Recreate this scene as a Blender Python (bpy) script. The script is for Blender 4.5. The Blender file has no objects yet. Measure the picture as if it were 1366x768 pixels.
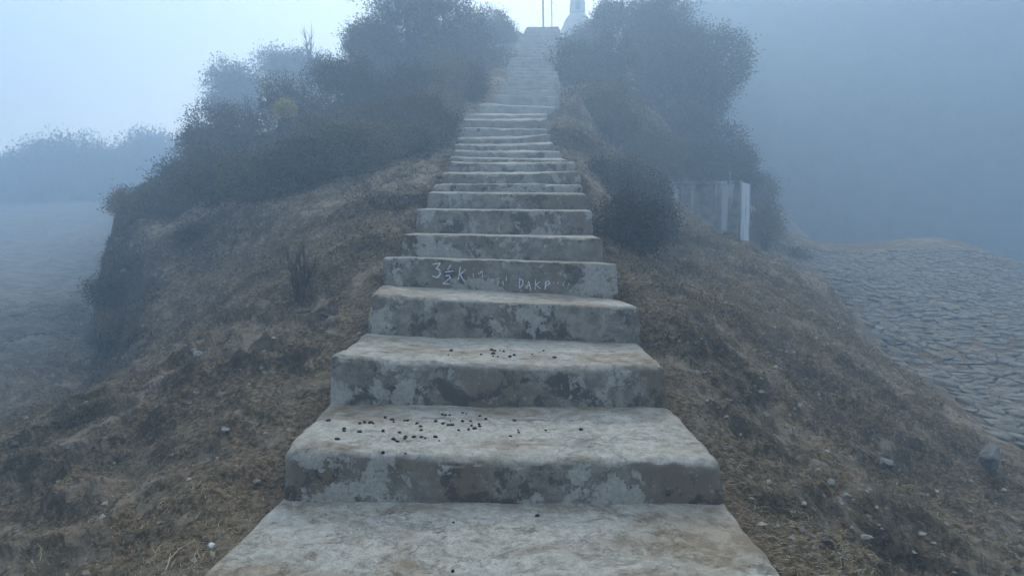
import bpy, math, random
import numpy as np
from mathutils import Vector
from mathutils.bvhtree import BVHTree
R = math.radians
random.seed(7)
rng = np.random.default_rng(11)
sc = bpy.context.scene
COL = sc.collection

# ------------------------------------------------------------------ camera
F = 900.0                       # focal length in pixels of the 1366 wide photograph
PITCH = math.atan(79 / F)
cam_d = bpy.data.cameras.new('camera')
cam = bpy.data.objects.new('camera', cam_d); COL.objects.link(cam)
cam_d.sensor_width = 36.0
cam_d.lens = 36.0 * F / 1366
cam_d.clip_start = 0.05; cam_d.clip_end = 2000
cam.location = (0, 0, 0)
cam.rotation_euler = (R(90) - PITCH, 0, 0)
sc.camera = cam

# ------------------------------------------------------------------ sky, sun, exposure
SUN_EL, SUN_AZ = R(36), R(6)      # azimuth from +Y towards +X
world = bpy.data.worlds.new('World'); sc.world = world
world.use_nodes = True
wn = world.node_tree; wn.nodes.clear()
wo = wn.nodes.new('ShaderNodeOutputWorld'); wb = wn.nodes.new('ShaderNodeBackground')
sky = wn.nodes.new('ShaderNodeTexSky')
sky.sky_type = 'NISHITA'; sky.sun_disc = False
sky.sun_elevation = SUN_EL; sky.sun_rotation = SUN_AZ
sky.altitude = 2600; sky.air_density = 0.6; sky.dust_density = 5.0; sky.ozone_density = 0.5
wb.inputs[1].default_value = 0.13
hs = wn.nodes.new('ShaderNodeHueSaturation'); hs.inputs['Saturation'].default_value = .08   # an overcast, greyed sky
wn.links.new(sky.outputs[0], hs.inputs['Color']); wt = wn.nodes.new('ShaderNodeMix'); wt.data_type = 'RGBA'; wt.blend_type = 'MULTIPLY'; wt.inputs[0].default_value = 1; wt.inputs[7].default_value = (1, .93, .77, 1)
wn.links.new(hs.outputs[0], wt.inputs[6]); wn.links.new(wt.outputs[2], wb.inputs[0]); wn.links.new(wb.outputs[0], wo.inputs[0])
sd = bpy.data.lights.new('sun', 'SUN'); sun = bpy.data.objects.new('sun', sd); COL.objects.link(sun)
sd.energy = 0.7; sd.angle = R(14); sd.color = (1.0, 0.89, 0.70)
_d = Vector((math.sin(SUN_AZ) * math.cos(SUN_EL), math.cos(SUN_AZ) * math.cos(SUN_EL), math.sin(SUN_EL)))
sun.rotation_euler = _d.to_track_quat('Z', 'Y').to_euler()
sc.view_settings.view_transform = 'Standard'; sc.view_settings.look = 'None'
sc.view_settings.gamma = 1.0; sc.view_settings.exposure = 2.72
sc.cycles.volume_bounces = 4
sc.cycles.max_bounces = 8; sc.cycles.diffuse_bounces = 3
sc.cycles.transparent_max_bounces = 8

# ------------------------------------------------------------------ helpers
cs, sn = math.cos(PITCH), math.sin(PITCH)
def ray(px, py):
    u = (px - 683) / F; v = (384 - py) / F
    return Vector((u, cs + v * sn, -sn + v * cs))
def P(px, py, Y):
    """the place that a pixel of the survey photograph shows, Y metres ahead"""
    d = ray(px, py); return Vector(d * (Y / d.y))

def _h(ix, iy, iz, s):
    n = (ix * 374761393 + iy * 668265263 + iz * 2147483647 + s * 974634777) & 0xffffffff
    n = ((n ^ (n >> 13)) * 1274126177) & 0xffffffff
    n = (n ^ (n >> 16)) & 0xffffffff
    n = (n * 2246822519) & 0xffffffff
    n ^= n >> 15
    return n.astype(np.float64) / 4294967295.0
def vnoise(x, y, z=None, s=0):
    x = np.asarray(x, float); y = np.asarray(y, float)
    z = np.zeros_like(x) if z is None else np.asarray(z, float)
    ix, iy, iz = np.floor(x).astype(np.int64), np.floor(y).astype(np.int64), np.floor(z).astype(np.int64)
    fx, fy, fz = x - ix, y - iy, z - iz
    fx, fy, fz = [t * t * t * (t * (t * 6 - 15) + 10) for t in (fx, fy, fz)]
    out = 0
    for a in (0, 1):
        for b in (0, 1):
            for c in (0, 1):
                w = (fx if a else 1 - fx) * (fy if b else 1 - fy) * (fz if c else 1 - fz)
                out = out + w * _h(ix + a, iy + b, iz + c, s)
    return out * 2 - 1
def fbm(x, y, z=None, s=0, o=4):
    t = 0; a = 1.0; f = 1.0; tot = 0
    for k in range(o):
        t = t + a * vnoise(np.asarray(x) * f + 17.3 * k, np.asarray(y) * f - 9.1 * k, None if z is None else np.asarray(z) * f + 4.7 * k, s + k)
        tot += a; a *= 0.5; f *= 2.03
    return t / tot

def mesh_np(name, V, Fq, mat=None, col=None, smooth=True):
    """V (n,3), Fq (m,k) of one face size"""
    V = np.ascontiguousarray(V, dtype=np.float32); Fq = np.ascontiguousarray(Fq, dtype=np.int32)
    me = bpy.data.meshes.new(name)
    me.vertices.add(len(V)); me.vertices.foreach_set('co', V.ravel())
    k = Fq.shape[1]
    me.loops.add(Fq.size); me.loops.foreach_set('vertex_index', Fq.ravel())
    me.polygons.add(len(Fq)); me.polygons.foreach_set('loop_start', np.arange(len(Fq), dtype=np.int32) * k)
    me.polygons.foreach_set('use_smooth', np.full(len(Fq), smooth))
    if col is not None:
        a = me.color_attributes.new('tint', 'FLOAT_COLOR', 'POINT')
        c = np.ones((len(V), 4), np.float32); c[:, :col.shape[1]] = col
        a.data.foreach_set('color', c.ravel())
    me.update(); me.validate()
    if mat: me.materials.append(mat)
    return me
def link(name, me, parent=None, loc=None, rot=None):
    o = bpy.data.objects.new(name, me); COL.objects.link(o)
    if parent: o.parent = parent
    if loc is not None: o.location = loc
    if rot is not None: o.rotation_euler = rot
    return o
def tag(o, label=None, cat=None, group=None, kind=None):
    if label: o['label'] = label
    if cat: o['category'] = cat
    if group: o['group'] = group
    if kind: o['kind'] = kind
    return o
def empty(name, loc=(0, 0, 0), rz=0):
    o = bpy.data.objects.new(name, None); COL.objects.link(o); o.location = loc
    o.rotation_euler = (0, 0, rz); o.empty_display_size = .1
    return o
def grid_faces(n, m, off=0):
    i = np.arange((n - 1) * (m - 1)); r = i // (m - 1); c = i % (m - 1)
    a = off + r * m + c
    return np.stack([a, a + 1, a + m + 1, a + m], 1)
def tube(path, radii, seg=6):
    """a tapered tube along points"""
    path = [Vector(p) for p in path]; V = []; n = len(path)
    for i, p in enumerate(path):
        t = (path[min(i + 1, n - 1)] - path[max(i - 1, 0)]).normalized()
        a = t.cross(Vector((0.3, 0.2, 1)) if abs(t.z) < .9 else Vector((1, 0, 0))).normalized(); b = t.cross(a)
        for k in range(seg):
            th = 2 * math.pi * k / seg
            V.append(p + (a * math.cos(th) + b * math.sin(th)) * radii[i])
    Fq = []
    for i in range(n - 1):
        for k in range(seg):
            k2 = (k + 1) % seg
            Fq.append((i * seg + k, i * seg + k2, (i + 1) * seg + k2, (i + 1) * seg + k))
    V.append(path[-1]); e = len(V) - 1
    for k in range(seg): Fq.append(((n - 1) * seg + k, (n - 1) * seg + (k + 1) % seg, e, e))
    return np.array([tuple(v) for v in V]), np.array(Fq)
def join(parts):
    V = []; Q = []; o = 0
    for v, f in parts:
        V.append(v); Q.append(f + o); o += len(v)
    return np.concatenate(V), np.concatenate(Q)
def py_mesh(name, V, Fs, mat, smooth=False):
    me = bpy.data.meshes.new(name)
    Fs = [tuple(dict.fromkeys(int(i) for i in f)) for f in Fs]
    me.from_pydata([tuple(map(float, v)) for v in V], [], [f for f in Fs if len(f) > 2]); me.update()
    if smooth: me.polygons.foreach_set('use_smooth', np.full(len(me.polygons), True))
    me.materials.append(mat); return me

# ------------------------------------------------------------------ materials
class NT:
    def __init__(self, name, rough=0.95, spec=0.2):
        self.m = bpy.data.materials.new(name); self.m.use_nodes = True
        self.t = self.m.node_tree; self.t.nodes.clear()
        self.out = self.n('ShaderNodeOutputMaterial'); self.b = self.n('ShaderNodeBsdfPrincipled')
        self.b.inputs['Roughness'].default_value = rough
        self.b.inputs['Specular IOR Level'].default_value = spec
        self.l(self.b.outputs[0], self.out.inputs[0])
        self.tc = self.n('ShaderNodeTexCoord')
        self.geo = self.n('ShaderNodeNewGeometry')
        self.pos = self.geo.outputs['Position']
    def n(self, t): return self.t.nodes.new(t)
    def l(self, a, b): self.t.links.new(a, b)
    def noise(self, scale, detail=5, rough=.55, dist=0, vec=None, out=0, lac=2.0):
        n = self.n('ShaderNodeTexNoise'); n.inputs['Scale'].default_value = scale
        n.inputs['Detail'].default_value = detail; n.inputs['Roughness'].default_value = rough
        n.inputs['Distortion'].default_value = dist; n.inputs['Lacunarity'].default_value = lac
        self.l(vec or self.pos, n.inputs['Vector']); return n.outputs[out]
    def voro(self, scale, feature='F1', vec=None, out=0):
        n = self.n('ShaderNodeTexVoronoi'); n.feature = feature; n.inputs['Scale'].default_value = scale
        self.l(vec or self.pos, n.inputs['Vector']); return n.outputs[out]
    def scaled(self, s, add=(0, 0, 0), vec=None):
        n = self.n('ShaderNodeMapping'); n.inputs['Scale'].default_value = s; n.inputs['Location'].default_value = add
        self.l(vec or self.pos, n.inputs['Vector']); return n.outputs[0]
    def ramp(self, v, a, b, lo=0., hi=1.):
        n = self.n('ShaderNodeMapRange'); n.inputs[1].default_value = a; n.inputs[2].default_value = b
        n.inputs[3].default_value = lo; n.inputs[4].default_value = hi
        n.interpolation_type = 'SMOOTHSTEP'; self.l(v, n.inputs[0]); return n.outputs[0]
    def math(self, op, a, b=None, clamp=False):
        n = self.n('ShaderNodeMath'); n.operation = op; n.use_clamp = clamp
        for i, v in enumerate((a, b)):
            if v is None: continue
            if isinstance(v, (int, float)): n.inputs[i].default_value = v
            else: self.l(v, n.inputs[i])
        return n.outputs[0]
    def mix(self, fac, a, b, mode='MIX'):
        n = self.n('ShaderNodeMix'); n.data_type = 'RGBA'; n.blend_type = mode; n.clamp_factor = True
        if isinstance(fac, (int, float)): n.inputs[0].default_value = fac
        else: self.l(fac, n.inputs[0])
        for i, v in ((6, a), (7, b)):
            if isinstance(v, tuple): n.inputs[i].default_value = (*v, 1)
            else: self.l(v, n.inputs[i])
        return n.outputs[2]
    def bump(self, h, dist, strength=1.0, prev=None):
        n = self.n('ShaderNodeBump'); n.inputs['Distance'].default_value = dist; n.inputs['Strength'].default_value = strength
        self.l(h, n.inputs['Height'])
        if prev is not None: self.l(prev, n.inputs['Normal'])
        self.l(n.outputs[0], self.b.inputs['Normal']); return n.outputs[0]
    def color(self, c):
        if isinstance(c, tuple): self.b.inputs['Base Color'].default_value = (*c, 1)
        else: self.l(c, self.b.inputs['Base Color'])
    def sep(self, v):
        n = self.n('ShaderNodeSeparateXYZ'); self.l(v, n.inputs[0]); return n.outputs

def concrete(pale=False):
    m = NT('pale_concrete' if pale else 'weathered_concrete', .92, .25)
    up = m.ramp(m.sep(m.geo.outputs['True Normal'])[2], .35, .8)
    # wear on upright faces: plaster scraps over darker rough concrete
    big = m.noise(2.6, 3, .5, .4)
    pl = m.noise(8.5, 12, .70, .35, m.scaled((1, 1, .8), (3.1, 7.7, 1.3)))
    plv = m.math('ADD', m.math('MULTIPLY', big, .55), m.math('MULTIPLY', pl, .6))
    plv = m.math('ADD', plv, m.math('MULTIPLY', m.math('SUBTRACT', m.noise(42, 6, .75), .5), .22))
    plaster = m.ramp(plv, .595, .622)
    dk = m.noise(5.5, 10, .68, .3, m.scaled((1, 1, 1), (11, 2, 5)))
    dark = m.ramp(dk, .52, .58)
    grain = m.noise(60, 5, .7)
    fine = m.noise(240, 3, .6)
    mott = m.noise(14, 8, .68)
    riser = m.mix(m.ramp(mott, .35, .68), (.15, .134, .108), (.30, .272, .225))
    riser = m.mix(m.ramp(m.noise(2.3, 4, .5, 0, m.scaled((1, 1, .6), (0, 9, 4))), .45, .6), riser, (.165, .13, .09))
    riser = m.mix(m.math('MULTIPLY', dark, .85), riser, (.06, .053, .043))
    pc = m.mix(m.ramp(grain, .35, .7), (.36, .345, .30), (.52, .505, .45))
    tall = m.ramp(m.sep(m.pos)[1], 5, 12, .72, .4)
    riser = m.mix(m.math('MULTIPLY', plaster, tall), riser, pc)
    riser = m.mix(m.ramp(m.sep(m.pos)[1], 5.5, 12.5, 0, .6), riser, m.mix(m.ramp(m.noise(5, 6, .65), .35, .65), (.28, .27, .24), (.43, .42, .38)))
    speck = m.ramp(m.noise(38, 4, .7, 0, m.scaled((1, 1, 1), (5, 5, 5))), .6, .66)
    riser = m.mix(m.math('MULTIPLY', speck, .7), riser, (.3, .3, .275))
    spots = m.ramp(m.noise(7, 8, .7, .2, m.scaled((1, 1, 1), (1, 31, 5))), .60, .66)
    riser = m.mix(m.math('MULTIPLY', spots, .9), riser, (.045, .04, .033))
    # treads: pale trodden cement with earth stains
    t1 = m.noise(1.9, 9, .68, .3, m.scaled((.8, 1.4, 1), (2, 4, 6)))
    tread = m.mix(m.ramp(m.noise(24, 10, .78), .36, .64), (.32, .303, .262), (.54, .518, .46))
    tread = m.mix(m.ramp(t1, .44, .60), tread, m.mix(m.ramp(mott, .4, .62), (.24, .19, .135), (.39, .34, .265)))
    st = m.noise(7, 8, .72, .7, m.scaled((1, 2.2, 1), (9, 1, 1)))
    tread = m.mix(m.ramp(st, .54, .66, 0, .8), tread, (.17, .135, .095))
    pits = m.ramp(m.noise(70, 4, .7, 0, m.scaled((1, 1.7, 1))), .63, .72)
    tread = m.mix(m.math('MULTIPLY', pits, .8), tread, (.13, .12, .1))
    tread = m.mix(m.math('MULTIPLY', m.ramp(m.noise(5, 7, .7, 0, m.scaled((1, 1, 1), (40, 3, 2))), .56, .68), .55), tread, (.19, .19, .175))
    # black lichen freckles over both faces
    lich = m.ramp(m.noise(55, 8, .8, 0, m.scaled((1, 1, 1), (3, 3, 3))), .58, .64)
    riser = m.mix(m.math('MULTIPLY', lich, .5), riser, (.05, .046, .038))
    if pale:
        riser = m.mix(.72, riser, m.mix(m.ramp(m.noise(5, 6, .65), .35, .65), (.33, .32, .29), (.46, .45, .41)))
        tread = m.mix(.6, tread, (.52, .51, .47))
    c = m.mix(up, riser, tread)
    c = m.mix(m.ramp(fine, .3, .7, 0, .22), c, (.07, .065, .055))
    m.color(c)
    h = m.math('ADD', m.math('MULTIPLY', plaster, .3), m.math('MULTIPLY', mott, .6))
    b = m.bump(h, .012, .8)
    g = m.math('ADD', grain, m.math('MULTIPLY', fine, .4))
    m.bump(g, .006, .9, b)
    return m.m
def earth():
    m = NT('dry_turf_earth', 1.0, .1)
    n1 = m.noise(.9, 6, .6, .6); n2 = m.noise(5, 7, .65, .5); n3 = m.noise(40, 6, .75); n4 = m.noise(14, 6, .7, 0, m.scaled((1, 1, 1), (7, 7, 7)))
    turf = m.mix(m.ramp(n3, .38, .66), (.085, .064, .04), (.36, .28, .185))
    turf = m.mix(m.ramp(n2, .45, .62), turf, m.mix(m.ramp(n3, .4, .65), (.062, .048, .03), (.21, .162, .105)))
    bare = m.mix(m.ramp(n4, .35, .65), (.28, .225, .165), (.40, .327, .245))
    k = m.math('ADD', m.math('MULTIPLY', n1, .5), m.math('MULTIPLY', n2, .5))
    c = m.mix(m.ramp(k, .49, .57), turf, bare)
    rust = m.ramp(m.noise(1.6, 5, .6, .3, m.scaled((1, 1, 1), (3, 8, 1))), .55, .68)
    c = m.mix(m.math('MULTIPLY', rust, .45), c, (.18, .13, .078))
    sp = m.voro(85)
    c = m.mix(m.ramp(sp, .05, .16, .5, 0), c, (.28, .26, .22))
    at = m.n('ShaderNodeAttribute'); at.attribute_name = 'tint'
    trk = m.mix(m.ramp(m.noise(2.2, 9, .72, .3, m.scaled((.6, 1.6, 1))), .38, .62), (.13, .12, .10), (.30, .285, .25))
    c = m.mix(m.math('MULTIPLY', at.outputs['Fac'], .85), c, trk)
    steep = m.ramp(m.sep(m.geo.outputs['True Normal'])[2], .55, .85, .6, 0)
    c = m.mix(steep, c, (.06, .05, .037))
    m.color(c)
    b = m.bump(n2, .09, .6)
    b = m.bump(m.noise(22, 8, .75), .035, .9, b)
    m.bump(n3, .02, .9, b)
    return m.m
def simple(name, c1, c2, scale=8, bump=.01, rough=.95, detail=6, spec=.2):
    m = NT(name, rough, spec)
    n = m.noise(scale, detail, .65)
    m.color(m.mix(m.ramp(n, .35, .65), c1, c2))
    if bump: m.bump(m.noise(scale * 3, 6, .7), bump, .8)
    return m.m
def tinted(name, base, rough=.95, trans=0):
    m = NT(name, rough, .1)
    a = m.n('ShaderNodeAttribute'); a.attribute_name = 'tint'
    m.color(m.mix(1.0, a.outputs['Color'], base, 'MULTIPLY'))
    return m.m
M = {}
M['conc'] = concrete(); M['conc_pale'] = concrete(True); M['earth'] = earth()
M['straw'] = tinted('dry_straw', (1, 1, 1)); M['leaf'] = tinted('leaf', (1, 1, 1))
M['bark'] = simple('bark', (.05, .042, .035), (.11, .095, .08), 20)
M['deadwood'] = simple('dead_wood', (.07, .062, .052), (.17, .155, .13), 30, .004)
M['dung'] = simple('dry_dung', (.006, .006, .006), (.02, .018, .015), 60, .003, .7)
M['pebble'] = simple('pale_stone', (.19, .18, .16), (.38, .36, .325), 60, .006)
M['rock'] = simple('grey_rock', (.10, .10, .095), (.24, .235, .22), 9, .02)
M['paving'] = simple('paving_stone', (.13, .123, .107), (.26, .25, .222), 9, .02)
M['pathbed'] = simple('path_bed', (.13, .12, .1), (.22, .205, .175), 12, .02)
M['paper'] = simple('white_litter', (.45, .46, .49), (.65, .66, .7), 20, .001, .6)
M['paint'] = simple('white_road_paint', (.42, .45, .50), (.72, .75, .80), 90, .001, .8)
M['whitewash'] = simple('whitewash', (.42, .42, .40), (.62, .62, .6), 4, .01)
M['pole'] = simple('pole_bamboo', (.25, .24, .22), (.4, .39, .36), 10, .002)
def wallmat():
    m = NT('streaked_concrete', .9, .2)
    s = m.noise(1.0, 6, .62, .3, m.scaled((4.6, 4.6, .35), (2.9, 0, 0), m.tc.outputs['Object']))
    c = m.mix(m.ramp(m.noise(6, 6, .6), .35, .65), (.10, .10, .096), (.19, .19, .18))
    c = m.mix(m.ramp(s, .50, .62, 0, .75), c, (.42, .43, .44))
    m.color(c); m.bump(m.noise(20, 5, .6), .01)
    return m.m
M['wall'] = wallmat()
def whiteend():
    m = NT('lime_runs', .8, .2)
    s = m.noise(1.0, 6, .62, .3, m.scaled((9, 9, .35), (4.7, 1, 0)))
    c = m.mix(m.ramp(s, .4, .56), (.20, .21, .22), (.58, .6, .62))
    m.color(c); return m.m
M['lime'] = whiteend()

# ------------------------------------------------------------------ the staircase survey: lip L, M, R (pixels), depth, tread back L, R
# px of lip left, middle, right; metres ahead; px where the next riser stands on the tread, left and right; corner radius
LOW = [
 ((236, 790), (660, 795), (1062, 790), 1.72, (372, 667), (968, 670), .03),
 ((376, 600), (690, 612), (965, 614), 2.30, (437, 538), (894, 543), .034),
 ((441, 472), (660, 487), (888, 486), 2.96, (485, 444), (855, 457), .034),
 ((493, 389), (670, 403), (853, 408), 3.60, (510, 379), (823, 398), .030),
 ((511, 343), (660, 347), (822, 352), 4.15, (534, 342), (805, 350), .010),
 ((537, 312.6), (665, 314.5), (803, 318), 4.78, (554, 310.5), (792, 314), .010),
 ((556, 279), (672, 280.5), (790, 281.4), 5.40, (568, 278), (786, 280), .012),
 ((571, 256), (676, 258), (783, 258.7), 5.92, (575, 255.5), (777, 257), .018),
 ((577, 246.5), (676, 245), (776, 247), 6.30, (588, 246), (775, 246), .02),
 ((590, 230.5), (680, 231), (774, 228), 6.90, (597, 230), (767, 229), .02),
 ((598, 215), (680, 219), (766, 217), 7.50, (601, 215), (760, 217), .02),
 ((601, 209.5), (680, 212), (757, 212), 8.00, (604, 209.5), (750, 212), .025),
 ((604, 201), (676, 202), (748, 202), 8.60, (606, 201), (741, 202), .025),
 ((606, 193), (672, 194), (740, 190), 9.25, (609, 193), (735, 190), .025),
 ((609, 184), (670, 184.5), (734, 179), 9.9, (611, 184), (730, 180), .02),
 ((612, 171), (670, 171.5), (729, 173), 10.5, (613, 170.5), (729, 172), .02),
 ((613, 159.5), (670, 160.5), (728, 158.7), 11.1, (621, 159), (728, 158.5), .02),
 ((621, 152), (675, 153), (728, 152.5), 11.8, (638, 151.5), (730, 152), .02),
 ((638, 139), (685, 141), (731, 143), 12.7, (656, 138.5), (745, 143), .02),
]
LY = np.array([[37, 703], [52.5, 690.5], [70, 683], [88, 678], [103, 675], [118, 664], [138, 656]])
RY = np.array([[34, 748], [52.5, 741], [74, 739], [92, 740], [111, 744], [140, 746]])
NUP = 29; Y0, Y1 = 13.2, 27.0
zb = -P(700, 139.5, Y0).z * -1; zt = P(720, 36, Y1).z
steps = []
for k, (l, m_, r, Y, bl, br, rad) in enumerate(LOW):
    Yn = LOW[k + 1][3] if k + 1 < len(LOW) else Y0
    steps.append([P(*l, Y), P(*m_, Y), P(*r, Y), P(*bl, Yn), P(*br, Yn), rad])
up_pts = []
for k in range(NUP):
    t = (k + .6) / NUP
    Y = Y0 + (Y1 - Y0) * k / (NUP - 1); z = zb + (zt - zb) * t
    z = zb + (zt - zb) * (k + 1) / NUP + random.uniform(-.02, .02)
    py = 305 - 900 * z / Y if False else None
    # pixel row of this height, to read the surveyed edges
    v = (z * cs + Y * sn) / (Y * cs - z * sn); py = 384 - F * v
    xl = float(np.interp(py, LY[:, 0], LY[:, 1])); xr = float(np.interp(py, RY[:, 0], RY[:, 1]))
    jl, jr = random.uniform(-.06, .06), random.uniform(-.10, .08)
    A = P(xl, py, Y); B = P(xr, py, Y); A.x += jl; B.x += jr
    A.z = B.z = z
    up_pts.append((A, B))
for k, (A, B) in enumerate(up_pts):
    if k + 1 < NUP:
        C, D = up_pts[k + 1]
        bl, br = Vector((C.x, C.y, A.z)), Vector((D.x, D.y, B.z))
    else:
        bl, br = Vector((A.x, A.y + 1.5, A.z)), Vector((B.x, B.y + 1.5, B.z))
    A = A + Vector((0, 0, random.uniform(-.02, .02))); B = B + Vector((0, 0, random.uniform(-.02, .02)))
    steps.append([A, (A + B) / 2 + Vector((0, 0, random.uniform(-.02, .015))), B, bl, br, .03])

# ------------------------------------------------------------------ terrain through surveyed points
C = []
def c(px, py, Y): C.append(tuple(P(px, py, Y)))
def w(x, y, z): C.append((x, y, z))
for k, s in enumerate(steps):
    if k >= 19 and (k - 19) % 3: continue
    bl, br = s[3], s[4]
    if k < 19:
        w(bl.x - .01, bl.y, bl.z - .035); w(br.x + .01, br.y, br.z - .05)
        if k < 9: w((bl.x + br.x) / 2, bl.y, bl.z - .06)
    else:
        w(bl.x - .05, bl.y, bl.z - .10); w(br.x + .05, br.y, br.z - .35)
w(-.8, 1.75, -1.0); w(.82, 1.75, -1.03)
w(-.8, .9, -1.35); w(.8, .9, -1.38); w(0, 0, -1.75); w(0, -3, -2.6); w(-3, 0, -1.7); w(3, 0, -2.0)
w(0, 1.2, -1.25)
# left side
c(0, 760, 2.15); c(0, 600, 3.85); c(120, 700, 2.5); c(200, 620, 2.9)
c(300, 560, 3.0); c(200, 500, 4.4); c(300, 430, 4.9); c(400, 350, 5.4); c(300, 360, 6.6); c(250, 305, 8.2)
c(400, 290, 6.7); c(350, 272, 8.2); c(450, 242, 8.2); c(520, 200, 9.2); c(400, 480, 3.55)
c(460, 330, 5.0); c(500, 300, 5.5)
c(100, 500, 6.2)
# eroded edge: the turf shoulder ends here, the field lies about a metre lower
EDGE = [(-2.6, 3.2), (-3.3, 5.0), (-3.86, 6.2), (-4.25, 6.9), (-4.78, 7.7), (-5.6, 9.2), (-6.35, 10.8), (-7.6, 13), (-9.2, 16), (-10.5, 20), (-12, 30), (-14, 60)]
c(140, 338, 9.2); c(131, 395, 7.7); c(128, 455, 6.7); c(155, 302, 10.8); c(162, 275, 13)
w(-6.5, 7.7, -.9); w(-7.5, 9.2, -.7); w(-9, 12, -.5); w(-6, 5.5, -1.7); w(-11, 16, 0)
c(178, 405, 7.3); c(165, 440, 6.5); c(190, 350, 8.4)
w(-16, 20, 0); w(-9, 26, 3); w(-14, 32, 2.5); w(-22, 42, 3.5)
w(-40, 20, -1.5); w(-20, 0, -3); w(-45, 55, 4.5)
# left upland below the shrubs
c(260, 215, 13); c(400, 165, 14.5); c(330, 235, 11); c(560, 110, 18); c(480, 175, 12); c(560, 170, 12)
c(650, 75, 22); c(590, 40, 27)
w(0, 32, 8.1); w(3, 32, 8.1); w(-4, 33, 7.6); w(5, 40, 7.5); w(-8, 40, 5)
# right side
c(1200, 768, 2.24); c(1366, 768, 2.6); c(1366, 610, 4.75); c(1320, 625, 4.45); c(1100, 600, 3.66); c(1000, 500, 3.72)
c(1200, 500, 6.1); c(950, 405, 4.7); c(1050, 405, 6.5); c(1100, 385, 8.3); c(1000, 620, 2.75); c(900, 440, 3.9); c(880, 380, 4.9)
c(820, 330, 6.5); c(850, 300, 8.0); c(745, 163, 10.6); c(800, 190, 10.6); c(860, 235, 10.2); c(900, 283, 9.8); c(960, 318, 9.6); c(1000, 336, 9.8); c(1060, 372, 9.3)
c(780, 215, 9.4); c(840, 255, 9.2)
w(3.0, 12.6, -.1); w(4.8, 12.6, -.55); w(5.6, 15, -.5); w(2, 13.5, 1.0)
c(770, 130, 13.4); c(800, 120, 16); c(900, 180, 16); c(980, 260, 17)
w(5, 22, 3.2); w(6, 27, 5.5)
PATHZ = [(3.6, 4.6), (3.9, 6.3), (4.35, 8.7), (5.0, 11), (6.2, 15), (7.4, 18)]
c(1070, 318, 18)
c(1366, 362, 14.4); c(1250, 318, 18.0); c(1200, 380, 12.0)
for _y, _z in ((4.6, -1.66), (5.4, -1.6), (6.5, -1.56), (7.9, -1.45), (10.3, -1.28), (14.8, -.75)):
    _x = float(np.interp(_y, [q_[1] for q_ in PATHZ], [q_[0] for q_ in PATHZ]))
    w(_x + .15, _y, _z); w(_x + 1.6, _y + .2, _z + .01)
    if _y > 5 and _y < 12: w(_x + 4.2, _y + .3, _z)
w(8, 5, -1.75); w(11, 9, -1.5); w(15, 15, -2.4); w(12.5, 22, -2.6); w(9, 23, -1.8); w(20, 8, -3.5); w(5, 1, -2.1)
w(30, 20, -6); w(30, 45, -6); w(60, 10, -8); w(15, 45, -3); w(8, -15, -5); w(-8, -15, -5); w(-50, -40, -8); w(50, -40, -8); w(0, -60, -10); w(0, 85, 3); w(-60, 80, 4); w(70, 80, -6)
w(8, 20.5, -.9); w(11, 20.5, -1.2)
CP = np.array(C)
def tps(r): return np.where(r > 1e-9, r * r * np.log(r + 1e-12), 0)
_n = len(CP)
D = np.hypot(CP[:, None, 0] - CP[None, :, 0], CP[:, None, 1] - CP[None, :, 1])
K = tps(D) + np.eye(_n) * .004
Pm = np.c_[np.ones(_n), CP[:, :2]]
A = np.zeros((_n + 3, _n + 3)); A[:_n, :_n] = K; A[:_n, _n:] = Pm; A[_n:, :_n] = Pm.T
sol = np.linalg.solve(A, np.r_[CP[:, 2], 0, 0, 0])
def base_h(x, y):
    x = np.asarray(x, float).ravel(); y = np.asarray(y, float).ravel(); out = np.empty(len(x))
    for i in range(0, len(x), 40000):
        xs, ys = x[i:i + 40000], y[i:i + 40000]
        r = np.hypot(xs[:, None] - CP[None, :, 0], ys[:, None] - CP[None, :, 1])
        out[i:i + 40000] = tps(r) @ sol[:_n] + sol[_n] + sol[_n + 1] * xs + sol[_n + 2] * ys
    return out
# centre line and half width of the stairs by distance
SY = np.array([1.2] + [s[0].y for s in steps] + [29]); SXL = np.array([steps[0][0].x] + [s[0].x for s in steps] + [steps[-1][0].x])
SXR = np.array([steps[0][2].x] + [s[2].x for s in steps] + [steps[-1][2].x])
def off_stairs(x, y):
    xl = np.interp(y, SY, SXL); xr = np.interp(y, SY, SXR)
    d = np.maximum(xl - x, x - xr)
    return np.where((y > 1.2) & (y < 29), d, 3.0)
PX = np.array([p[0] for p in PATHZ]); PYY = np.array([p[1] for p in PATHZ])
def path_left(y): return np.interp(y, PYY, PX) + .12 * np.sin(y * 2.1)
def in_path(x, y, m=0.):
    xl = path_left(y)
    far = 20.6 - (x - 7.6) ** 2 * .03 - np.maximum(x - 11, 0) * .9
    return (x > xl + m) & (y < far - m) & (y > 3.2) & (x < 16)
EX = np.array([e[0] + .34 for e in EDGE]); EYY = np.array([e[1] for e in EDGE])
def lower_field(x, y):
    z = np.interp(y, [0, 4, 6, 8, 12, 20, 30, 40, 60], [-2.0, -1.5, -1.5, -1.55, -1.5, -1.0, .25, 2.0, 4.2])
    return z + np.minimum(x + 6, 0) * .03
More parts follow.
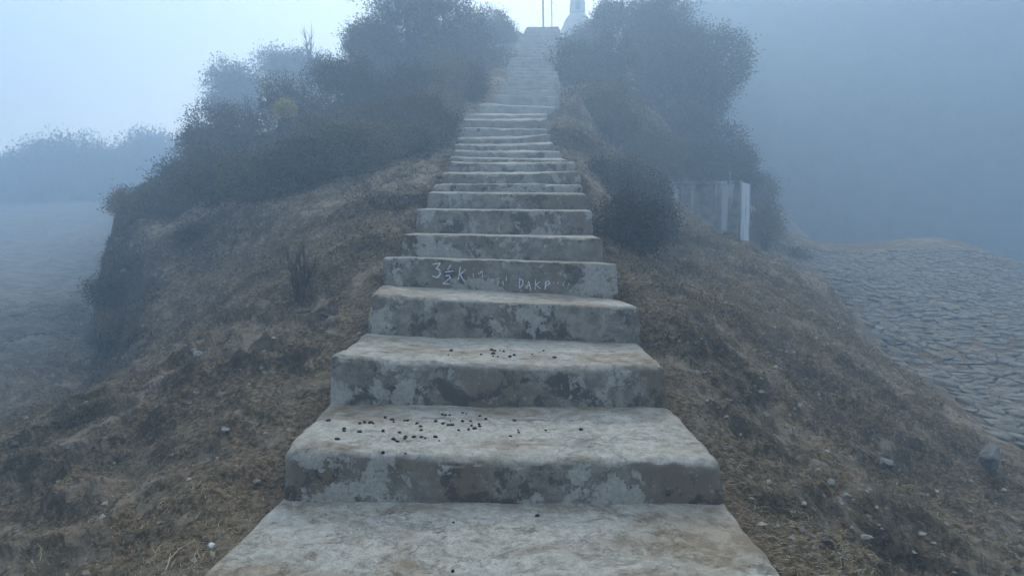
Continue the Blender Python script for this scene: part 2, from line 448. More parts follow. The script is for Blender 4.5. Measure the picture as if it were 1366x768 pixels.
def terrain(x, y):
    x = np.asarray(x, float).ravel(); y = np.asarray(y, float).ravel()
    h = base_h(x, y)
    ed = np.interp(y, EYY, EX) + .26 * vnoise(y * 1.3, y * 0 + 3, s=8) + .16 * vnoise(y * 4, x * 3, s=18) + .06 * vnoise(y * 13, x * 11, s=19)
    t = np.clip((ed + .05 - x) / .42, 0, 1); t = t * t * (3 - 2 * t)
    t = t * np.clip((y - 4.3) / 1.8, 0, 1)
    lip = np.exp(-((x - ed - .15) / .2) ** 2) * np.clip((y - 4.6) / 1.5, 0, 1) * (y < 30)
    h = h + lip * .05
    lo = np.minimum(lower_field(x, y), h)
    h = h * (1 - t) + lo * t
    off = np.clip(off_stairs(x, y) / .35, 0, 1)
    r = np.hypot(x, y)
    a = .09 * fbm(x * .9, y * .9, s=3, o=3) + .05 * fbm(x * 3.3, y * 3.3, s=9, o=3) * (1 + .5 * off)
    rid = 1 - np.abs(fbm(x * 1.7 + 5, y * 1.7, s=21, o=3)) * 2.2
    a = a + .08 * np.clip(rid, 0, 1) ** 2 * np.clip(vnoise(x * .5, y * .5, s=5) + .4, 0, 1)
    cl = 1 - np.abs(fbm(x * 4.3 + 9, y * 4.3, s=61, o=3)) * 3
    a = a + .045 * np.clip(cl, -.4, 1) * np.clip(vnoise(x * .8 + 4, y * .8, s=62) + .45, 0, 1) * off
    fine = .016 * fbm(x * 14, y * 14, s=31, o=3) + .007 * fbm(x * 45, y * 45, s=41, o=2) * (r < 7)
    pm = in_path(x, y)
    k = np.where(pm, .14, 1.0)
    h = h + a * np.clip(.12 + off, 0, 1) * k + fine * np.clip(.3 + off, 0, 1) * k
    # sunk a little below the step bodies
    h = np.where(off_stairs(x, y) < -.02, h - .12, h)
    return h
th_f = np.linspace(R(-50), R(50), 460); th_c = np.linspace(R(50), R(310), 70)[1:-1]
th = np.r_[th_f, th_c]; nr = 520
rr = .4 * (95 / .4) ** np.linspace(0, 1, nr)
RR, TH = np.meshgrid(rr, th, indexing='ij')
gx, gy = (RR * np.sin(TH)).ravel(), (RR * np.cos(TH)).ravel()
gz = terrain(gx, gy)
nt = len(th)
Vg = np.c_[gx, gy, gz]
i = np.arange((nr - 1) * nt); r_ = i // nt; cc = i % nt
Fg = np.stack([r_ * nt + cc, r_ * nt + (cc + 1) % nt, (r_ + 1) * nt + (cc + 1) % nt, (r_ + 1) * nt + cc], 1)[:, ::-1]
edg = np.interp(gy, EYY, EX)
fld = np.clip((edg - .5 - gx) / .8, 0, 1) * np.clip((gy - 5) / 2, 0, 1)
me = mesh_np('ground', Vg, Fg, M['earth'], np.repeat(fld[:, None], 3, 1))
ground = tag(link('ground', me), kind='structure')
cz = float(terrain([0.], [0.])[0])
hole = py_mesh('ground_centre', np.vstack([Vg[:nt], [[0, 0, cz]]]), [(k, nt, (k + 1) % nt) for k in range(nt)], M['earth'])
# the small disc under the camera belongs to the same sheet
import bmesh
bm = bmesh.new(); bm.from_mesh(ground.data); bm.from_mesh(hole); bmesh.ops.remove_doubles(bm, verts=[v for v in bm.verts if v.co.xy.length < .45], dist=.0005)
bm.to_mesh(ground.data); bm.free(); bpy.data.meshes.remove(hole)
ground.data.polygons.foreach_set('use_smooth', np.full(len(ground.data.polygons), True))
tv = np.empty(len(ground.data.vertices) * 3, np.float32); ground.data.vertices.foreach_get('co', tv)
GB = BVHTree.FromPolygons(tv.reshape(-1, 3).tolist(), [tuple(p.vertices) for p in ground.data.polygons])
def gh(x, y): return float(terrain([x], [y])[0])
def on_ground(px, py):
    hit = GB.ray_cast(Vector((0, 0, 0)), ray(px, py).normalized())
    return (hit[0], hit[1]) if hit[0] is not None else (P(px, py, 5), Vector((0, 0, 1)))

# ------------------------------------------------------------------ the steps
def build_step(k, s, n_w, n_d, n_h):
    Lp, Mp, Rp, BL, BR, rad = s
    Wd = (Rp - Lp).length; Dt = max(.15, (BL.y - Lp.y))
    embed = .12
    Dp = Dt + embed
    Hb = .32 if k < 19 else 1.0
    if k >= 19 + 8: Hb = .6
    def pt(X, Yd, Z):
        sx = X / Wd + .5; t = Yd / Dt
        q = 2 * (sx - .5) * (sx - 1); q2 = 4 * sx * (1 - sx); q3 = 2 * sx * (sx - .5)
        front = np.outer(q, Lp) + np.outer(q2, Mp) + np.outer(q3, Rp)
        back = np.outer(1 - sx, BL) + np.outer(sx, BR)
        o = front * (1 - t)[:, None] + back * t[:, None]
        o[:, 2] += Z
        o[:, 1] += Z * .10                       # riser leans a little
        o[:, 0] += (sx - .5) * (-Z) * .12
        return o
    faces = []; Vs = []; off = 0
    def add(ax, n1, n2, fn, flip):
        nonlocal off
        a, b = np.meshgrid(np.linspace(0, 1, n1), np.linspace(0, 1, n2), indexing='ij')
        X, Y, Z = fn(a.ravel(), b.ravel())
        r0 = rad * (.95 + .4 * vnoise(X * 4 + k * 3, Y * 5, Z * 5, s=k) + .25 * vnoise(X * 17 + k * 3, Y * 17, Z * 9, s=k))
        hx, hy, hz = Wd / 2, Dp / 2, Hb / 2
        cx, cy, cz_ = X, Y - hy, Z + hz
        ix = np.clip(cx, -hx + r0 * 1.6, hx - r0 * 1.6); iy = np.clip(cy, -hy + r0, hy - r0); iz = np.clip(cz_, -hz + r0, hz - r0)
        dx, dy, dz = cx - ix, cy - iy, cz_ - iz
        ln = np.sqrt((dx / 1.6) ** 2 + dy ** 2 + dz ** 2) + 1e-9
        sc_ = r0 / ln
        nx, ny, nz = dx / 1.6 / ln, dy / ln, dz / ln
        cx, cy, cz_ = ix + dx * sc_, iy + dy * sc_, iz + dz * sc_
        amp = .0075 if k < 4 else (.004 if k < 8 else .012)
        if k >= 10: amp = .016
        d = amp * 1.5 * fbm(cx * 3.5, cy * 3.5 + k * 7.7, cz_ * 3.5, s=50, o=3) + amp * .55 * fbm(cx * 16, cy * 16 + k * 3, cz_ * 16, s=60, o=3)
        ch = np.clip(fbm(cx * 13, cy * 13 + k * 5.5, cz_ * 13, s=77, o=2) - .2, 0, 1) * .035 * (np.abs(ny) + np.abs(nz) + np.abs(nx) > 1.15)
        d = d - ch * (.3 if k < 4 else 1)
        o = pt(cx + nx * d, cy + hy + ny * d, cz_ - hz + nz * d)
        Vs.append(o); f = grid_faces(n1, n2, off); faces.append(f[:, ::-1] if flip else f); off += len(o)
    # spacing: share samples so that the rounded rims are resolved
    def ease(t): return .5 - .5 * np.cos(t * math.pi)
    L_, H_, D_ = Wd, Hb, Dp
    add('top', n_w, n_d, lambda a, b: (ease(a) * .35 * L_ + a * .65 * L_ - L_ / 2, ease(b) * D_ * .5 + b * D_ * .5, a * 0), False)
    add('front', n_w, n_h, lambda a, b: (ease(a) * .35 * L_ + a * .65 * L_ - L_ / 2, a * 0, -(ease(b) * .5 + b * .5) * H_), True)
    add('left', n_d, n_h, lambda a, b: (a * 0 - L_ / 2, (ease(a) * D_ * .5 + a * D_ * .5), -(ease(b) * .5 + b * .5) * H_), False)
    add('right', n_d, n_h, lambda a, b: (a * 0 + L_ / 2, (ease(a) * D_ * .5 + a * D_ * .5), -(ease(b) * .5 + b * .5) * H_), True)
    V = np.concatenate(Vs); Q = np.concatenate(faces)
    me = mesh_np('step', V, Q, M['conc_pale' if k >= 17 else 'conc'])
    bm = bmesh.new(); bm.from_mesh(me); bmesh.ops.remove_doubles(bm, verts=bm.verts, dist=.0004)
    bmesh.ops.recalc_face_normals(bm, faces=bm.faces); bm.to_mesh(me); bm.free()
    me.polygons.foreach_set('use_smooth', np.full(len(me.polygons), True))
    return me
stairs = tag(empty('stone_staircase', (0, 0, 0)), 'long weathered concrete staircase climbing the ridge to the hilltop shrine', 'staircase')
step_objs = []; SV = []; SF = []; so = 0
for k, s in enumerate(steps):
    n = (150, 60, 30) if k < 4 else ((110, 24, 26) if k < 9 else ((70, 12, 14) if k < 19 else (40, 8, 16)))
    me = build_step(k, s, *n)
    o = link('step', me, stairs); step_objs.append(o)
    if k < 10:
        v = np.empty(len(me.vertices) * 3, np.float32); me.vertices.foreach_get('co', v)
        SV += v.reshape(-1, 3).tolist(); SF += [tuple(i + so for i in p.vertices) for p in me.polygons]; so += len(me.vertices)
SB = BVHTree.FromPolygons(SV, SF)
step_objs[4]['label'] = 'step with faded white painted lettering on its riser'
def on_steps(px, py):
    hit = SB.ray_cast(Vector((0, 0, 0)), ray(px, py).normalized()); return hit[0], hit[1]

# painted lettering on the riser of the fifth step, read from the photograph at 5.69 x
def q(pts): return [(550 + a / 5.69, 335 + b / 5.69) for a, b in pts]
STROKES = [
 (q([(155, 98), (212, 92), (182, 132), (208, 142), (212, 175), (190, 200), (152, 188)]), 1.5),
 (q([(268, 140), (292, 104)]), 1.3), (q([(245, 158), (312, 150)]), 1.3),
 (q([(244, 190), (278, 182), (288, 200), (258, 226), (234, 244), (288, 250)]), 1.5),
 (q([(364, 120), (350, 216)]), 1.4), (q([(408, 140), (362, 176), (398, 234)]), 1.4),
 (q([(425, 196), (432, 200)]), 1.1), (q([(462, 168), (465, 200)]), .9),
 (q([(502, 158), (500, 176)]), .6), (q([(505, 175), (530, 148), (534, 200)]), 1.0),
 (q([(604, 210), (616, 222)]), 1.1), (q([(650, 235), (664, 228)]), .8), (q([(655, 232), (650, 254)]), .8),
 (q([(688, 222), (690, 258)]), 1.0), (q([(714, 190), (712, 224)]), 1.1), (q([(672, 240), (686, 238)]), .7),
 (q([(815, 208), (810, 276)]), 1.2), (q([(812, 206), (838, 222), (840, 252), (812, 280)]), 1.2),
 (q([(866, 284), (884, 228), (898, 288)]), 1.1), (q([(872, 262), (892, 258)]), .9),
 (q([(936, 214), (932, 292)]), 1.2), (q([(966, 232), (938, 256), (974, 284)]), 1.1),
 (q([(1014, 230), (1008, 290)]), 1.6), (q([(1010, 232), (1034, 226), (1044, 244), (1014, 262)]), 1.6),
 (q([(1072, 232), (1074, 248)]), .9), (q([(1104, 234), (1106, 250)]), .8), (q([(1144, 246), (1150, 266)]), 1.1), (q([(1184, 236), (1188, 258)]), .9),
 (q([(1150, 240), (1156, 232)]), .7),
]
LETTER = [0, 1, 1, 2, 3, 3, 4, 4, 5, 5, 6, 6, 6, 7, 7, 7, 8, 8, 9, 9, 10, 10, 11, 11, 12, 12, 13, 13, 13]
for gi_ in range(14):
  LV = []; LF = []
  for pts, wpx in [st_ for st_, li in zip(STROKES, LETTER) if li == gi_]:
      fine_pts = []
      for a, b in zip(pts[:-1], pts[1:]):
          n = max(2, int(math.hypot(b[0] - a[0], b[1] - a[1]) / .6))
          for t in range(n): fine_pts.append((a[0] + (b[0] - a[0]) * t / n, a[1] + (b[1] - a[1]) * t / n))
      fine_pts.append(pts[-1]); prev = None
      for i_, (px, py) in enumerate(fine_pts):
          a = fine_pts[max(0, i_ - 1)]; b = fine_pts[min(len(fine_pts) - 1, i_ + 1)]
          tx, ty = b[0] - a[0], b[1] - a[1]; L = math.hypot(tx, ty) or 1; nx, ny = -ty / L, tx / L
          hw = wpx * .5 * random.uniform(.65, 1.25)
          ids = []
          for sg in (-1, 1):
              p, nn = on_steps(px + nx * hw * sg, py + ny * hw * sg)
              if p is None: continue
              if nn.y > 0: nn = -nn
              LV.append(tuple(p + nn * .0016)); ids.append(len(LV) - 1)
          if prev and len(ids) == 2 and random.random() > .03: LF.append((prev[0], prev[1], ids[1], ids[0]))
          prev = ids if len(ids) == 2 else None
  link('painted_character', py_mesh('painted_character', LV, LF, M['paint']), step_objs[4])

# ------------------------------------------------------------------ foliage
def leaves(centers, radii, n, size, c1, c2, seed=0, flat=.0, droop=0.):
    """n narrow folded leaves through a set of ellipsoids; gathered in twig clumps"""
    g = np.random.default_rng(seed + 5)
    centers = np.array(centers, float); radii = np.array(radii, float)
    vol = radii.prod(1) ** (2 / 3); pk = vol / vol.sum()
    nc = max(24, n // 30)
    ci = g.choice(len(centers), nc, p=pk)
    d = g.normal(size=(nc, 3)); d /= np.linalg.norm(d, axis=1)[:, None]
    rad = g.uniform(.35, 1, nc) ** .5 * (1 + .13 * g.normal(size=nc))
    cl = centers[ci] + d * radii[ci] * rad[:, None]
    clt = g.uniform(0, 1, nc)
    k = g.integers(0, nc, n)
    p = cl[k] + g.normal(size=(n, 3)) * size * 2.4
    ax = d[k] * .7 + g.normal(size=(n, 3)) * .7 + np.array([0, 0, .25 - droop]); ax /= np.linalg.norm(ax, axis=1)[:, None]
    sd_ = np.cross(ax, g.normal(size=(n, 3))); sd_ /= np.linalg.norm(sd_, axis=1)[:, None] + 1e-9
    ln = (size * g.uniform(.7, 1.7, n))[:, None]; wd = ln * .26
    V = np.stack([p, p + ax * ln * .5 + sd_ * wd, p + ax * ln, p + ax * ln * .5 - sd_ * wd], 1).reshape(-1, 3)
    Q = np.arange(n * 4).reshape(n, 4)
    t = np.clip(clt[k] * .7 + g.uniform(0, .45, n), 0, 1)[:, None]
    col = (np.array(c1) * (1 - t) + np.array(c2) * t)
    return V, Q, np.repeat(col, 4, 0)
OLIVE = ((.055, .055, .03), (.185, .165, .09)); DARK = ((.035, .036, .022), (.13, .118, .07))
BROWN = ((.085, .064, .036), (.26, .195, .11)); GREY = ((.07, .062, .045), (.21, .185, .125)); YEL = ((.26, .21, .06), (.55, .45, .16))
def branches(base, tips, r0, seed=0, seg=5):
    g = random.Random(seed); parts = []
    for t in tips:
        t = Vector(t); b = Vector(base) + Vector((g.uniform(-1, 1), g.uniform(-1, 1), 0)) * r0 * 1.2
        mid = b.lerp(t, .5) + Vector((g.uniform(-1, 1), g.uniform(-1, 1), g.uniform(-.3, .8))) * (t - b).length * .13
        m1 = b.lerp(mid, .55) + Vector((g.uniform(-1, 1), g.uniform(-1, 1), 0)) * (t - b).length * .04
        parts.append(tube([b, m1, mid, mid.lerp(t, .6) + Vector((g.uniform(-1, 1), g.uniform(-1, 1), 0)) * .04, t], [r0, r0 * .8, r0 * .6, r0 * .35, r0 * .12], seg))
    return join(parts)
def shrub(name, cat, label, px, py, Y, rx, rz, n, size, pal, seed, group=None, lumps=7, trunk_r=.03, droop=0., squash=1.0):
    if size < .15: n = int(n * 2.6); size = size * .56
    """crown centre seen at (px, py), rooted on the ground below"""
    g = random.Random(seed)
    cpt = P(px, py, Y); z0 = gh(cpt.x, cpt.y)
    root = tag(empty(name, (cpt.x, cpt.y, z0 - .05)), label, cat, group)
    cz_ = cpt.z - z0 + .05
    cen, rad = [], []
    for i in range(lumps):
        a = g.uniform(0, 2 * math.pi); e = g.uniform(-.75, 1)
        rr_ = math.sqrt(max(0, 1 - e * e * .8)) * g.uniform(.35, .72)
        f = g.uniform(.32, .55)
        cen.append((math.cos(a) * rr_ * rx, math.sin(a) * rr_ * rx * squash, cz_ + e * rz * .62))
        rad.append((rx * f, rx * f * squash, rz * f * .95))
    cen.append((0, 0, cz_)); rad.append((rx * .62, rx * .62 * squash, rz * .66))
    V, Q, col = leaves(cen, rad, n, size, pal[0], pal[1], seed, droop=droop)
    low = V[:, 2] < -.1
    V[low, 2] = -.1
    nm = 'crown'
    link(nm, mesh_np(nm, V, Q, M['leaf'], col, smooth=False), root)
    tv_, tf = branches((0, 0, -.1), [(cc_[0] * .9, cc_[1] * .9, max(.1, cc_[2] * .97)) for cc_ in cen], trunk_r, seed)
    tw = [(tv_, tf)]
    for _ in range(26):
        q_ = g.randrange(len(cen)); dd = Vector((g.gauss(0, 1), g.gauss(0, 1), abs(g.gauss(0, 1)) + .2)).normalized()
        a_ = Vector(cen[q_]); b_ = a_ + Vector((dd.x * rad[q_][0], dd.y * rad[q_][1], dd.z * rad[q_][2])) * g.uniform(1.0, 1.4)
        m_ = a_.lerp(b_, .6) + Vector((g.uniform(-1, 1), g.uniform(-1, 1), g.uniform(-1, 1))) * .04
        tw.append(tube([a_, m_, b_], [trunk_r * .35, trunk_r * .2, trunk_r * .07], 4))
    tv_, tf = join(tw)
    link('trunk' if cat == 'tree' else 'stem', mesh_np('branches', tv_, tf, M['bark']), root)
    return root
T = 'tree'; S = 'shrub'
def shrub_at(label, px, py, rx, rz, n, pal, seed, size=.045, **kw):
    b = on_ground(px, py)[0]; v = b + Vector((0, 0, rz * .62))
    qy = 384 - F * (v.z * cs + v.y * sn) / (v.y * cs - v.z * sn)
    return shrub('shrub', 'shrub', label, px, qy, b.y, rx, rz, n, size, pal, seed, **kw)
# left side, from the dark shrubs at the edge up to the trees by the top of the stairs
shrub('shrub', S, 'low olive shrub at the far left end of the thicket, above the eroded edge', 188, 282, 11.6, .55, .42, 3500, .05, OLIVE, 1)
shrub('shrub', S, 'dark rounded shrub at the foot of the left thicket, lowest of the dark ones', 275, 240, 11.2, .85, .55, 7000, .055, DARK, 2)
shrub('shrub', S, 'dark spreading shrub at the foot of the thicket facing the open turf', 385, 238, 10.9, .85, .45, 7000, .05, DARK, 3)
shrub('shrub', S, 'loose thin shrub standing out against the fog at the left outline of the thicket', 262, 192, 13, .5, .42, 4500, .055, GREY, 4)
shrub('shrub', S, 'grey-brown shrub between the thin outline shrub and the yellow one', 315, 175, 12.4, .75, .5, 6500, .05, GREY, 5)
shrub('shrub', S, 'small yellowish flowering shrub in the middle of the left thicket', 378, 148, 10.9, .17, .15, 1500, .035, YEL, 6)
shrub('shrub', S, 'wide olive shrub behind and left of the yellow one', 388, 150, 12.6, .85, .68, 7000, .05, OLIVE, 7)
shrub('shrub', S, 'wide brownish shrub right of the yellow one', 462, 132, 13, 1.1, .82, 9000, .055, ((.035, .034, .02), (.10, .092, .055)), 8)
shrub('shrub', S, 'dark green shrub halfway along the thicket beside the bare turf', 475, 195, 11.6, .8, .55, 7000, .05, OLIVE, 9)
shrub('shrub', S, 'dark shrub close to the stairs, beside the narrowing of the flight', 548, 132, 13, .85, .7, 8000, .055, DARK, 10)
shrub('shrub', S, 'tan dry shrub nearest the left edge of the stairs', 600, 122, 13.4, .5, .6, 5000, .045, BROWN, 11)
shrub('shrub', S, 'grey-brown shrub on the crest of the thicket below the tall left tree', 462, 105, 15, .95, .45, 6500, .06, GREY, 12)
shrub('tree', T, 'pale fogbound tree furthest left on the ridge, behind the thicket', 308, 132, 29, 1.9, 1.5, 9000, .12, OLIVE, 13, trunk_r=.07)
shrub('tree', T, 'pale fogbound tree on the ridge left of the bare tree', 388, 98, 30, 1.9, 1.4, 8000, .12, OLIVE, 14, trunk_r=.07)
shrub('tree', T, 'tall dark tree cut by the top of the picture left of the stairs', 560, 45, 18, 2.0, 1.9, 22000, .085, DARK, 15, lumps=12, trunk_r=.11)
shrub('tree', T, 'smaller round tree leaning out on the left of the tall dark tree', 495, 62, 18.5, .95, .9, 9000, .08, OLIVE, 16, trunk_r=.07)
shrub('shrub', S, 'large rounded shrub hugging the left side of the upper flight', 632, 85, 19, 1.15, 1.35, 13000, .075, DARK, 17, lumps=9)
shrub('shrub', S, 'high shrub at the left of the topmost steps', 662, 50, 24, 1.05, .95, 10000, .08, OLIVE, 18)
shrub('shrub', S, 'shrub filling the slope left of the middle of the stairs', 600, 112, 16.5, .95, .85, 8000, .065, OLIVE, 19)
shrub('shrub', S, 'dark shrub at the foot of the thicket, last one before the open turf', 455, 228, 10.6, .45, .32, 4000, .045, DARK, 20)
shrub('shrub', S, 'brown shrub at the lower left of the thicket behind the dark rounded shrub', 225, 258, 12.2, .8, .45, 5000, .05, BROWN, 21)
shrub('shrub', S, 'olive shrub at the middle of the lower border of the thicket', 500, 176, 10.8, .62, .40, 6000, .045, OLIVE, 22)
shrub('shrub', S, 'dark shrub right of the middle of the lower border of the thicket', 545, 160, 11.2, .62, .42, 6000, .045, DARK, 23)
shrub('shrub', S, 'dull brown shrub pressed against the narrowing of the stairs', 588, 150, 11.9, .48, .42, 5000, .045, BROWN, 24)
shrub('shrub', S, 'dark shrub against the lower end of the upper flight', 625, 118, 13.8, .5, .6, 6000, .05, DARK, 25)
shrub('shrub', S, 'grey-brown shrub in the hollow of the thicket below the yellow one', 420, 200, 11.4, .7, .45, 6000, .05, GREY, 26)
shrub('shrub', S, 'small dark shrub hanging over the eroded edge', 140, 392, 7.6, .22, .26, 1800, .035, DARK, 27)
shrub('shrub', S, 'tiny dark shrub lower down on the eroded edge', 148, 440, 6.6, .16, .15, 1200, .03, BROWN, 28)
shrub('shrub', S, 'low mound of dark heather on the open turf left of the dead bush', 275, 316, 7.9, .36, .16, 3500, .03, ((.03, .028, .02), (.09, .08, .05)), 29)
shrub('shrub', S, 'low dark mound of dry scrub beside the eighth step', 515, 278, 6.6, .3, .13, 3000, .025, ((.035, .03, .02), (.10, .085, .055)), 30)
EDGE_SHRUBS = [(178, 292, .38, .26, BROWN, 'small brown shrub on the shoulder above the eroded edge, foremost of the thicket'),
 (232, 290, .45, .34, DARK, 'dark shrub on the turf just right of the shoulder'), (285, 276, .5, .4, DARK, 'dense dark shrub bordering the turf in front of the dark rounded one'),
 (335, 266, .5, .36, OLIVE, 'olive shrub bordering the turf, second right of the shoulder'), (382, 254, .45, .36, DARK, 'dark shrub bordering the turf straight below the yellow one'),
 (425, 242, .42, .33, DARK, 'dark shrub at the end of the thicket where the turf rises past it'), (462, 226, .4, .3, OLIVE, 'olive shrub just above the fallen stick'),
 (505, 214, .42, .3, BROWN, 'brown low shrub right above the fallen stick'), (548, 207, .42, .3, OLIVE, 'olive low shrub between the brown one and the stairs'),
 (585, 194, .34, .28, DARK, 'dark low shrub touching the left edge of the middle steps'), (440, 205, .6, .42, GREY, 'grey shrub in the second row above the turf'),
 (505, 186, .6, .42, ((.05, .042, .027), (.15, .125, .075)), 'brownish shrub in the second row above the low brown one'), (560, 178, .55, .4, DARK, 'dark shrub in the second row left of the stairs')]
for k_, (px, py, rx, rz, pal, lab) in enumerate(EDGE_SHRUBS): shrub_at(lab, px, py, rx, rz, 4200, pal, 100 + k_)
shrub_at('dark grassy clump at the foot of the overhanging one, right of the seventh step', 840, 328, .34, .26, 4500, ((.026, .024, .018), (.09, .08, .055)), 120, .035, droop=.5)
shrub_at('dark clump of stalks at the lower right of the overhanging one', 868, 322, .28, .24, 3500, ((.026, .024, .018), (.10, .088, .06)), 121, .035, droop=.5)
# right side
shrub('shrub', S, 'dark scrub directly behind the left half of the concrete wall', 935, 222, 15.2, .9, .6, 7000, .06, DARK, 43)
shrub('shrub', S, 'dark scrub behind the right end of the concrete wall', 985, 228, 16, .6, .75, 6000, .06, DARK, 44)
shrub('shrub', S, 'fogbound scrub filling the slope right of the wall', 1010, 270, 18, .7, .8, 6000, .07, OLIVE, 45)
shrub('tree', T, 'tall dark tree right of the shrine, cut by the top of the picture', 862, 40, 21, 1.75, 1.7, 19000, .085, DARK, 31, lumps=12, trunk_r=.12)
shrub('tree', T, 'broad dark tree bulging furthest right above the concrete wall', 915, 105, 18.5, 1.55, 1.7, 17000, .085, DARK, 32, lumps=11, trunk_r=.11)
shrub('tree', T, 'dark tree directly above the streaked concrete wall', 930, 195, 17, 1.15, 1.15, 11000, .075, DARK, 33, trunk_r=.08)
shrub('tree', T, 'dark bushy tree beside the right edge of the upper flight', 800, 100, 18, 1.15, 1.2, 12000, .08, DARK, 34, lumps=9, trunk_r=.08)
shrub('shrub', S, 'dark shrub on the right bank just behind the grassy mound', 815, 155, 14.5, 1.1, .75, 9000, .06, OLIVE, 35)
shrub('shrub', S, 'shrub between the grassy mound and the concrete wall', 885, 215, 14.5, .75, .65, 7000, .06, OLIVE, 36)
shrub('shrub', S, 'pale shrub right of the topmost steps under the shrine', 785, 52, 25, 1.0, .7, 8000, .08, OLIVE, 37)
shrub('tree', T, 'slender tree with open twigs in the gap beside the shrine', 815, 22, 24, .65, .7, 3500, .08, OLIVE, 38, trunk_r=.05)
shrub('shrub', S, 'low tangled shrub right of the white end of the wall', 1020, 305, 14.5, .55, .6, 3500, .05, OLIVE, 39)
shrub('shrub', S, 'low scrub at the left border of the far stone path', 1050, 345, 15.5, .55, .35, 3000, .05, OLIVE, 40)
shrub('shrub', S, 'dark overhanging clump of dry stalks on the bank right of the stairs', 842, 274, 8.6, .60, .50, 16000, .045, ((.026, .024, .018), (.11, .098, .07)), 41, lumps=13, droop=.8, squash=.8)
shrub('shrub', S, 'tan grassy cap on top of the overhanging dark clump', 818, 226, 9.3, .42, .16, 4500, .035, ((.06, .05, .033), (.22, .18, .11)), 46, droop=.2)
shrub('shrub', S, 'dark grassy clump between the stairs and the overhanging clump', 797, 235, 9.2, .24, .26, 3000, .04, ((.022, .022, .017), (.075, .07, .05)), 42, droop=.4)
# far trees on the left skyline
FAR = [(18, 245, 44, 3.0, 2.2, 'fogbound tree at the left border of the picture'), (62, 232, 46, 2.6, 2.1, 'fogbound tree between the border tree and the domed one'),
 (96, 226, 44, 2.6, 2.3, 'domed fogbound tree, highest of the left skyline'), (140, 243, 46, 2.4, 1.8, 'lower fogbound tree in the dip of the left skyline'),
 (178, 228, 48, 2.3, 2.2, 'rounded fogbound tree right of the dip in the left skyline'), (216, 222, 50, 2.6, 2.6, 'fogbound tree nearest the ridge on the left skyline')]
for k, (px, py, Y, rx, rz, lab) in enumerate(FAR):
    shrub('tree', T, lab, px, py, Y, rx, rz, 12000, .15, DARK, 60 + k, group='far trees on the left skyline', trunk_r=.12, lumps=9)

# bare tree and dry twigs sticking out of the thicket
def twigs(name, label, cat, base, h, r, n, seed, spread=.35, mat='bark', part=None):
    g = random.Random(seed); root = tag(empty(name, base), label, cat)
    for s_ in range(n):
        parts = []
        a = g.uniform(0, 2 * math.pi); d = Vector((math.cos(a) * spread * g.uniform(.2, 1), math.sin(a) * spread * g.uniform(.2, 1), 1)).normalized()
        L = h * g.uniform(.65, 1.05); p = Vector((0, 0, -.03)) + Vector((math.cos(a), math.sin(a), 0)) * r; pts = [p.copy()]
        for i in range(5):
            d = (d + Vector((g.uniform(-.18, .18), g.uniform(-.18, .18), .05))).normalized(); p = p + d * L / 5; pts.append(p.copy())
        parts.append(tube(pts, [r, r * .85, r * .7, r * .5, r * .35, r * .12], 5))
        for i in range(2, 5):
            for _ in range(3):
                dd = (d + Vector((g.uniform(-1, 1), g.uniform(-1, 1), g.uniform(-.1, .8))) * .8).normalized(); l2 = L * g.uniform(.12, .3)
                e = pts[i] + dd * l2; e2 = e + (dd + Vector((g.uniform(-.6, .6), g.uniform(-.6, .6), .3))).normalized() * l2 * .6
                parts.append(tube([pts[i], e, e2], [r * .4, r * .22, r * .06], 4))
        v, f = join(parts); link('stem', mesh_np('stem', v, f, M[mat]), root)
    return root
b, _ = on_ground(398, 404)
twigs('dead_bush', 'upright leafless dead bush with several dark stems on the left turf', 'bush', b, .42, .011, 7, 3, .35, 'bark')
p = P(415, 85, 26); twigs('bare_tree', 'leafless pale tree rising above the fogbound trees on the left ridge', 'tree', Vector((p.x, p.y, p.z - .3)), 1.6, .04, 3, 8, .22)
for (px, py, Y, h, sd2, lab) in ((330, 150, 12.6, .45, 4, 'dry bent stalk above the left outline shrub'), (385, 122, 12.8, .45, 5, 'dry dark stalk above the yellow flowering shrub'), (335, 158, 12.4, .3, 6, 'short dry tuft of stalks beside the bent stalk')):
    p = P(px, py, Y); twigs('dry_stalk', lab, 'plant', p, h, .010, 2, sd2, .3)
b, _ = on_ground(430, 428)
root = tag(empty('dead_branch', b + Vector((0, 0, .01))), 'pale crooked dead branch lying on the turf below the dead bush', 'branch')
v, f = tube([(-.2, .05, .03), (-.1, .08, .045), (0, .03, .03), (.07, -.02, .015), (.13, -.08, .01)], [.006, .014, .012, .009, .004], 6)
link('branch_wood', mesh_np('branch', v, f, M['deadwood']), root)
b, nn = on_ground(478, 233)
root = tag(empty('fallen_stick', b + Vector((0, 0, .03))), 'short dark fallen stick lying on the open turf high on the left', 'stick')
v, f = tube([(-.17, 0, 0), (-.05, 0, .015), (.08, .01, .005), (.16, 0, 0)], [.012, .016, .015, .008], 6)
link('stick_wood', mesh_np('stick', v, f, M['deadwood']), root)
# thin curved stick by the second step
b, nn = on_ground(348, 652)
v, f = tube([(-.06, .05, .01), (-.02, .01, .014), (.03, -.015, .012), (.075, -.03, .01)], [.0025, .003, .003, .0015], 5)
root = tag(link('thin_stick', mesh_np('thin_stick', v, f, M['bark']), None, b + Vector((0, 0, .006))), 'thin dark curved stick on the turf beside the lower left corner of the second step', 'stick')

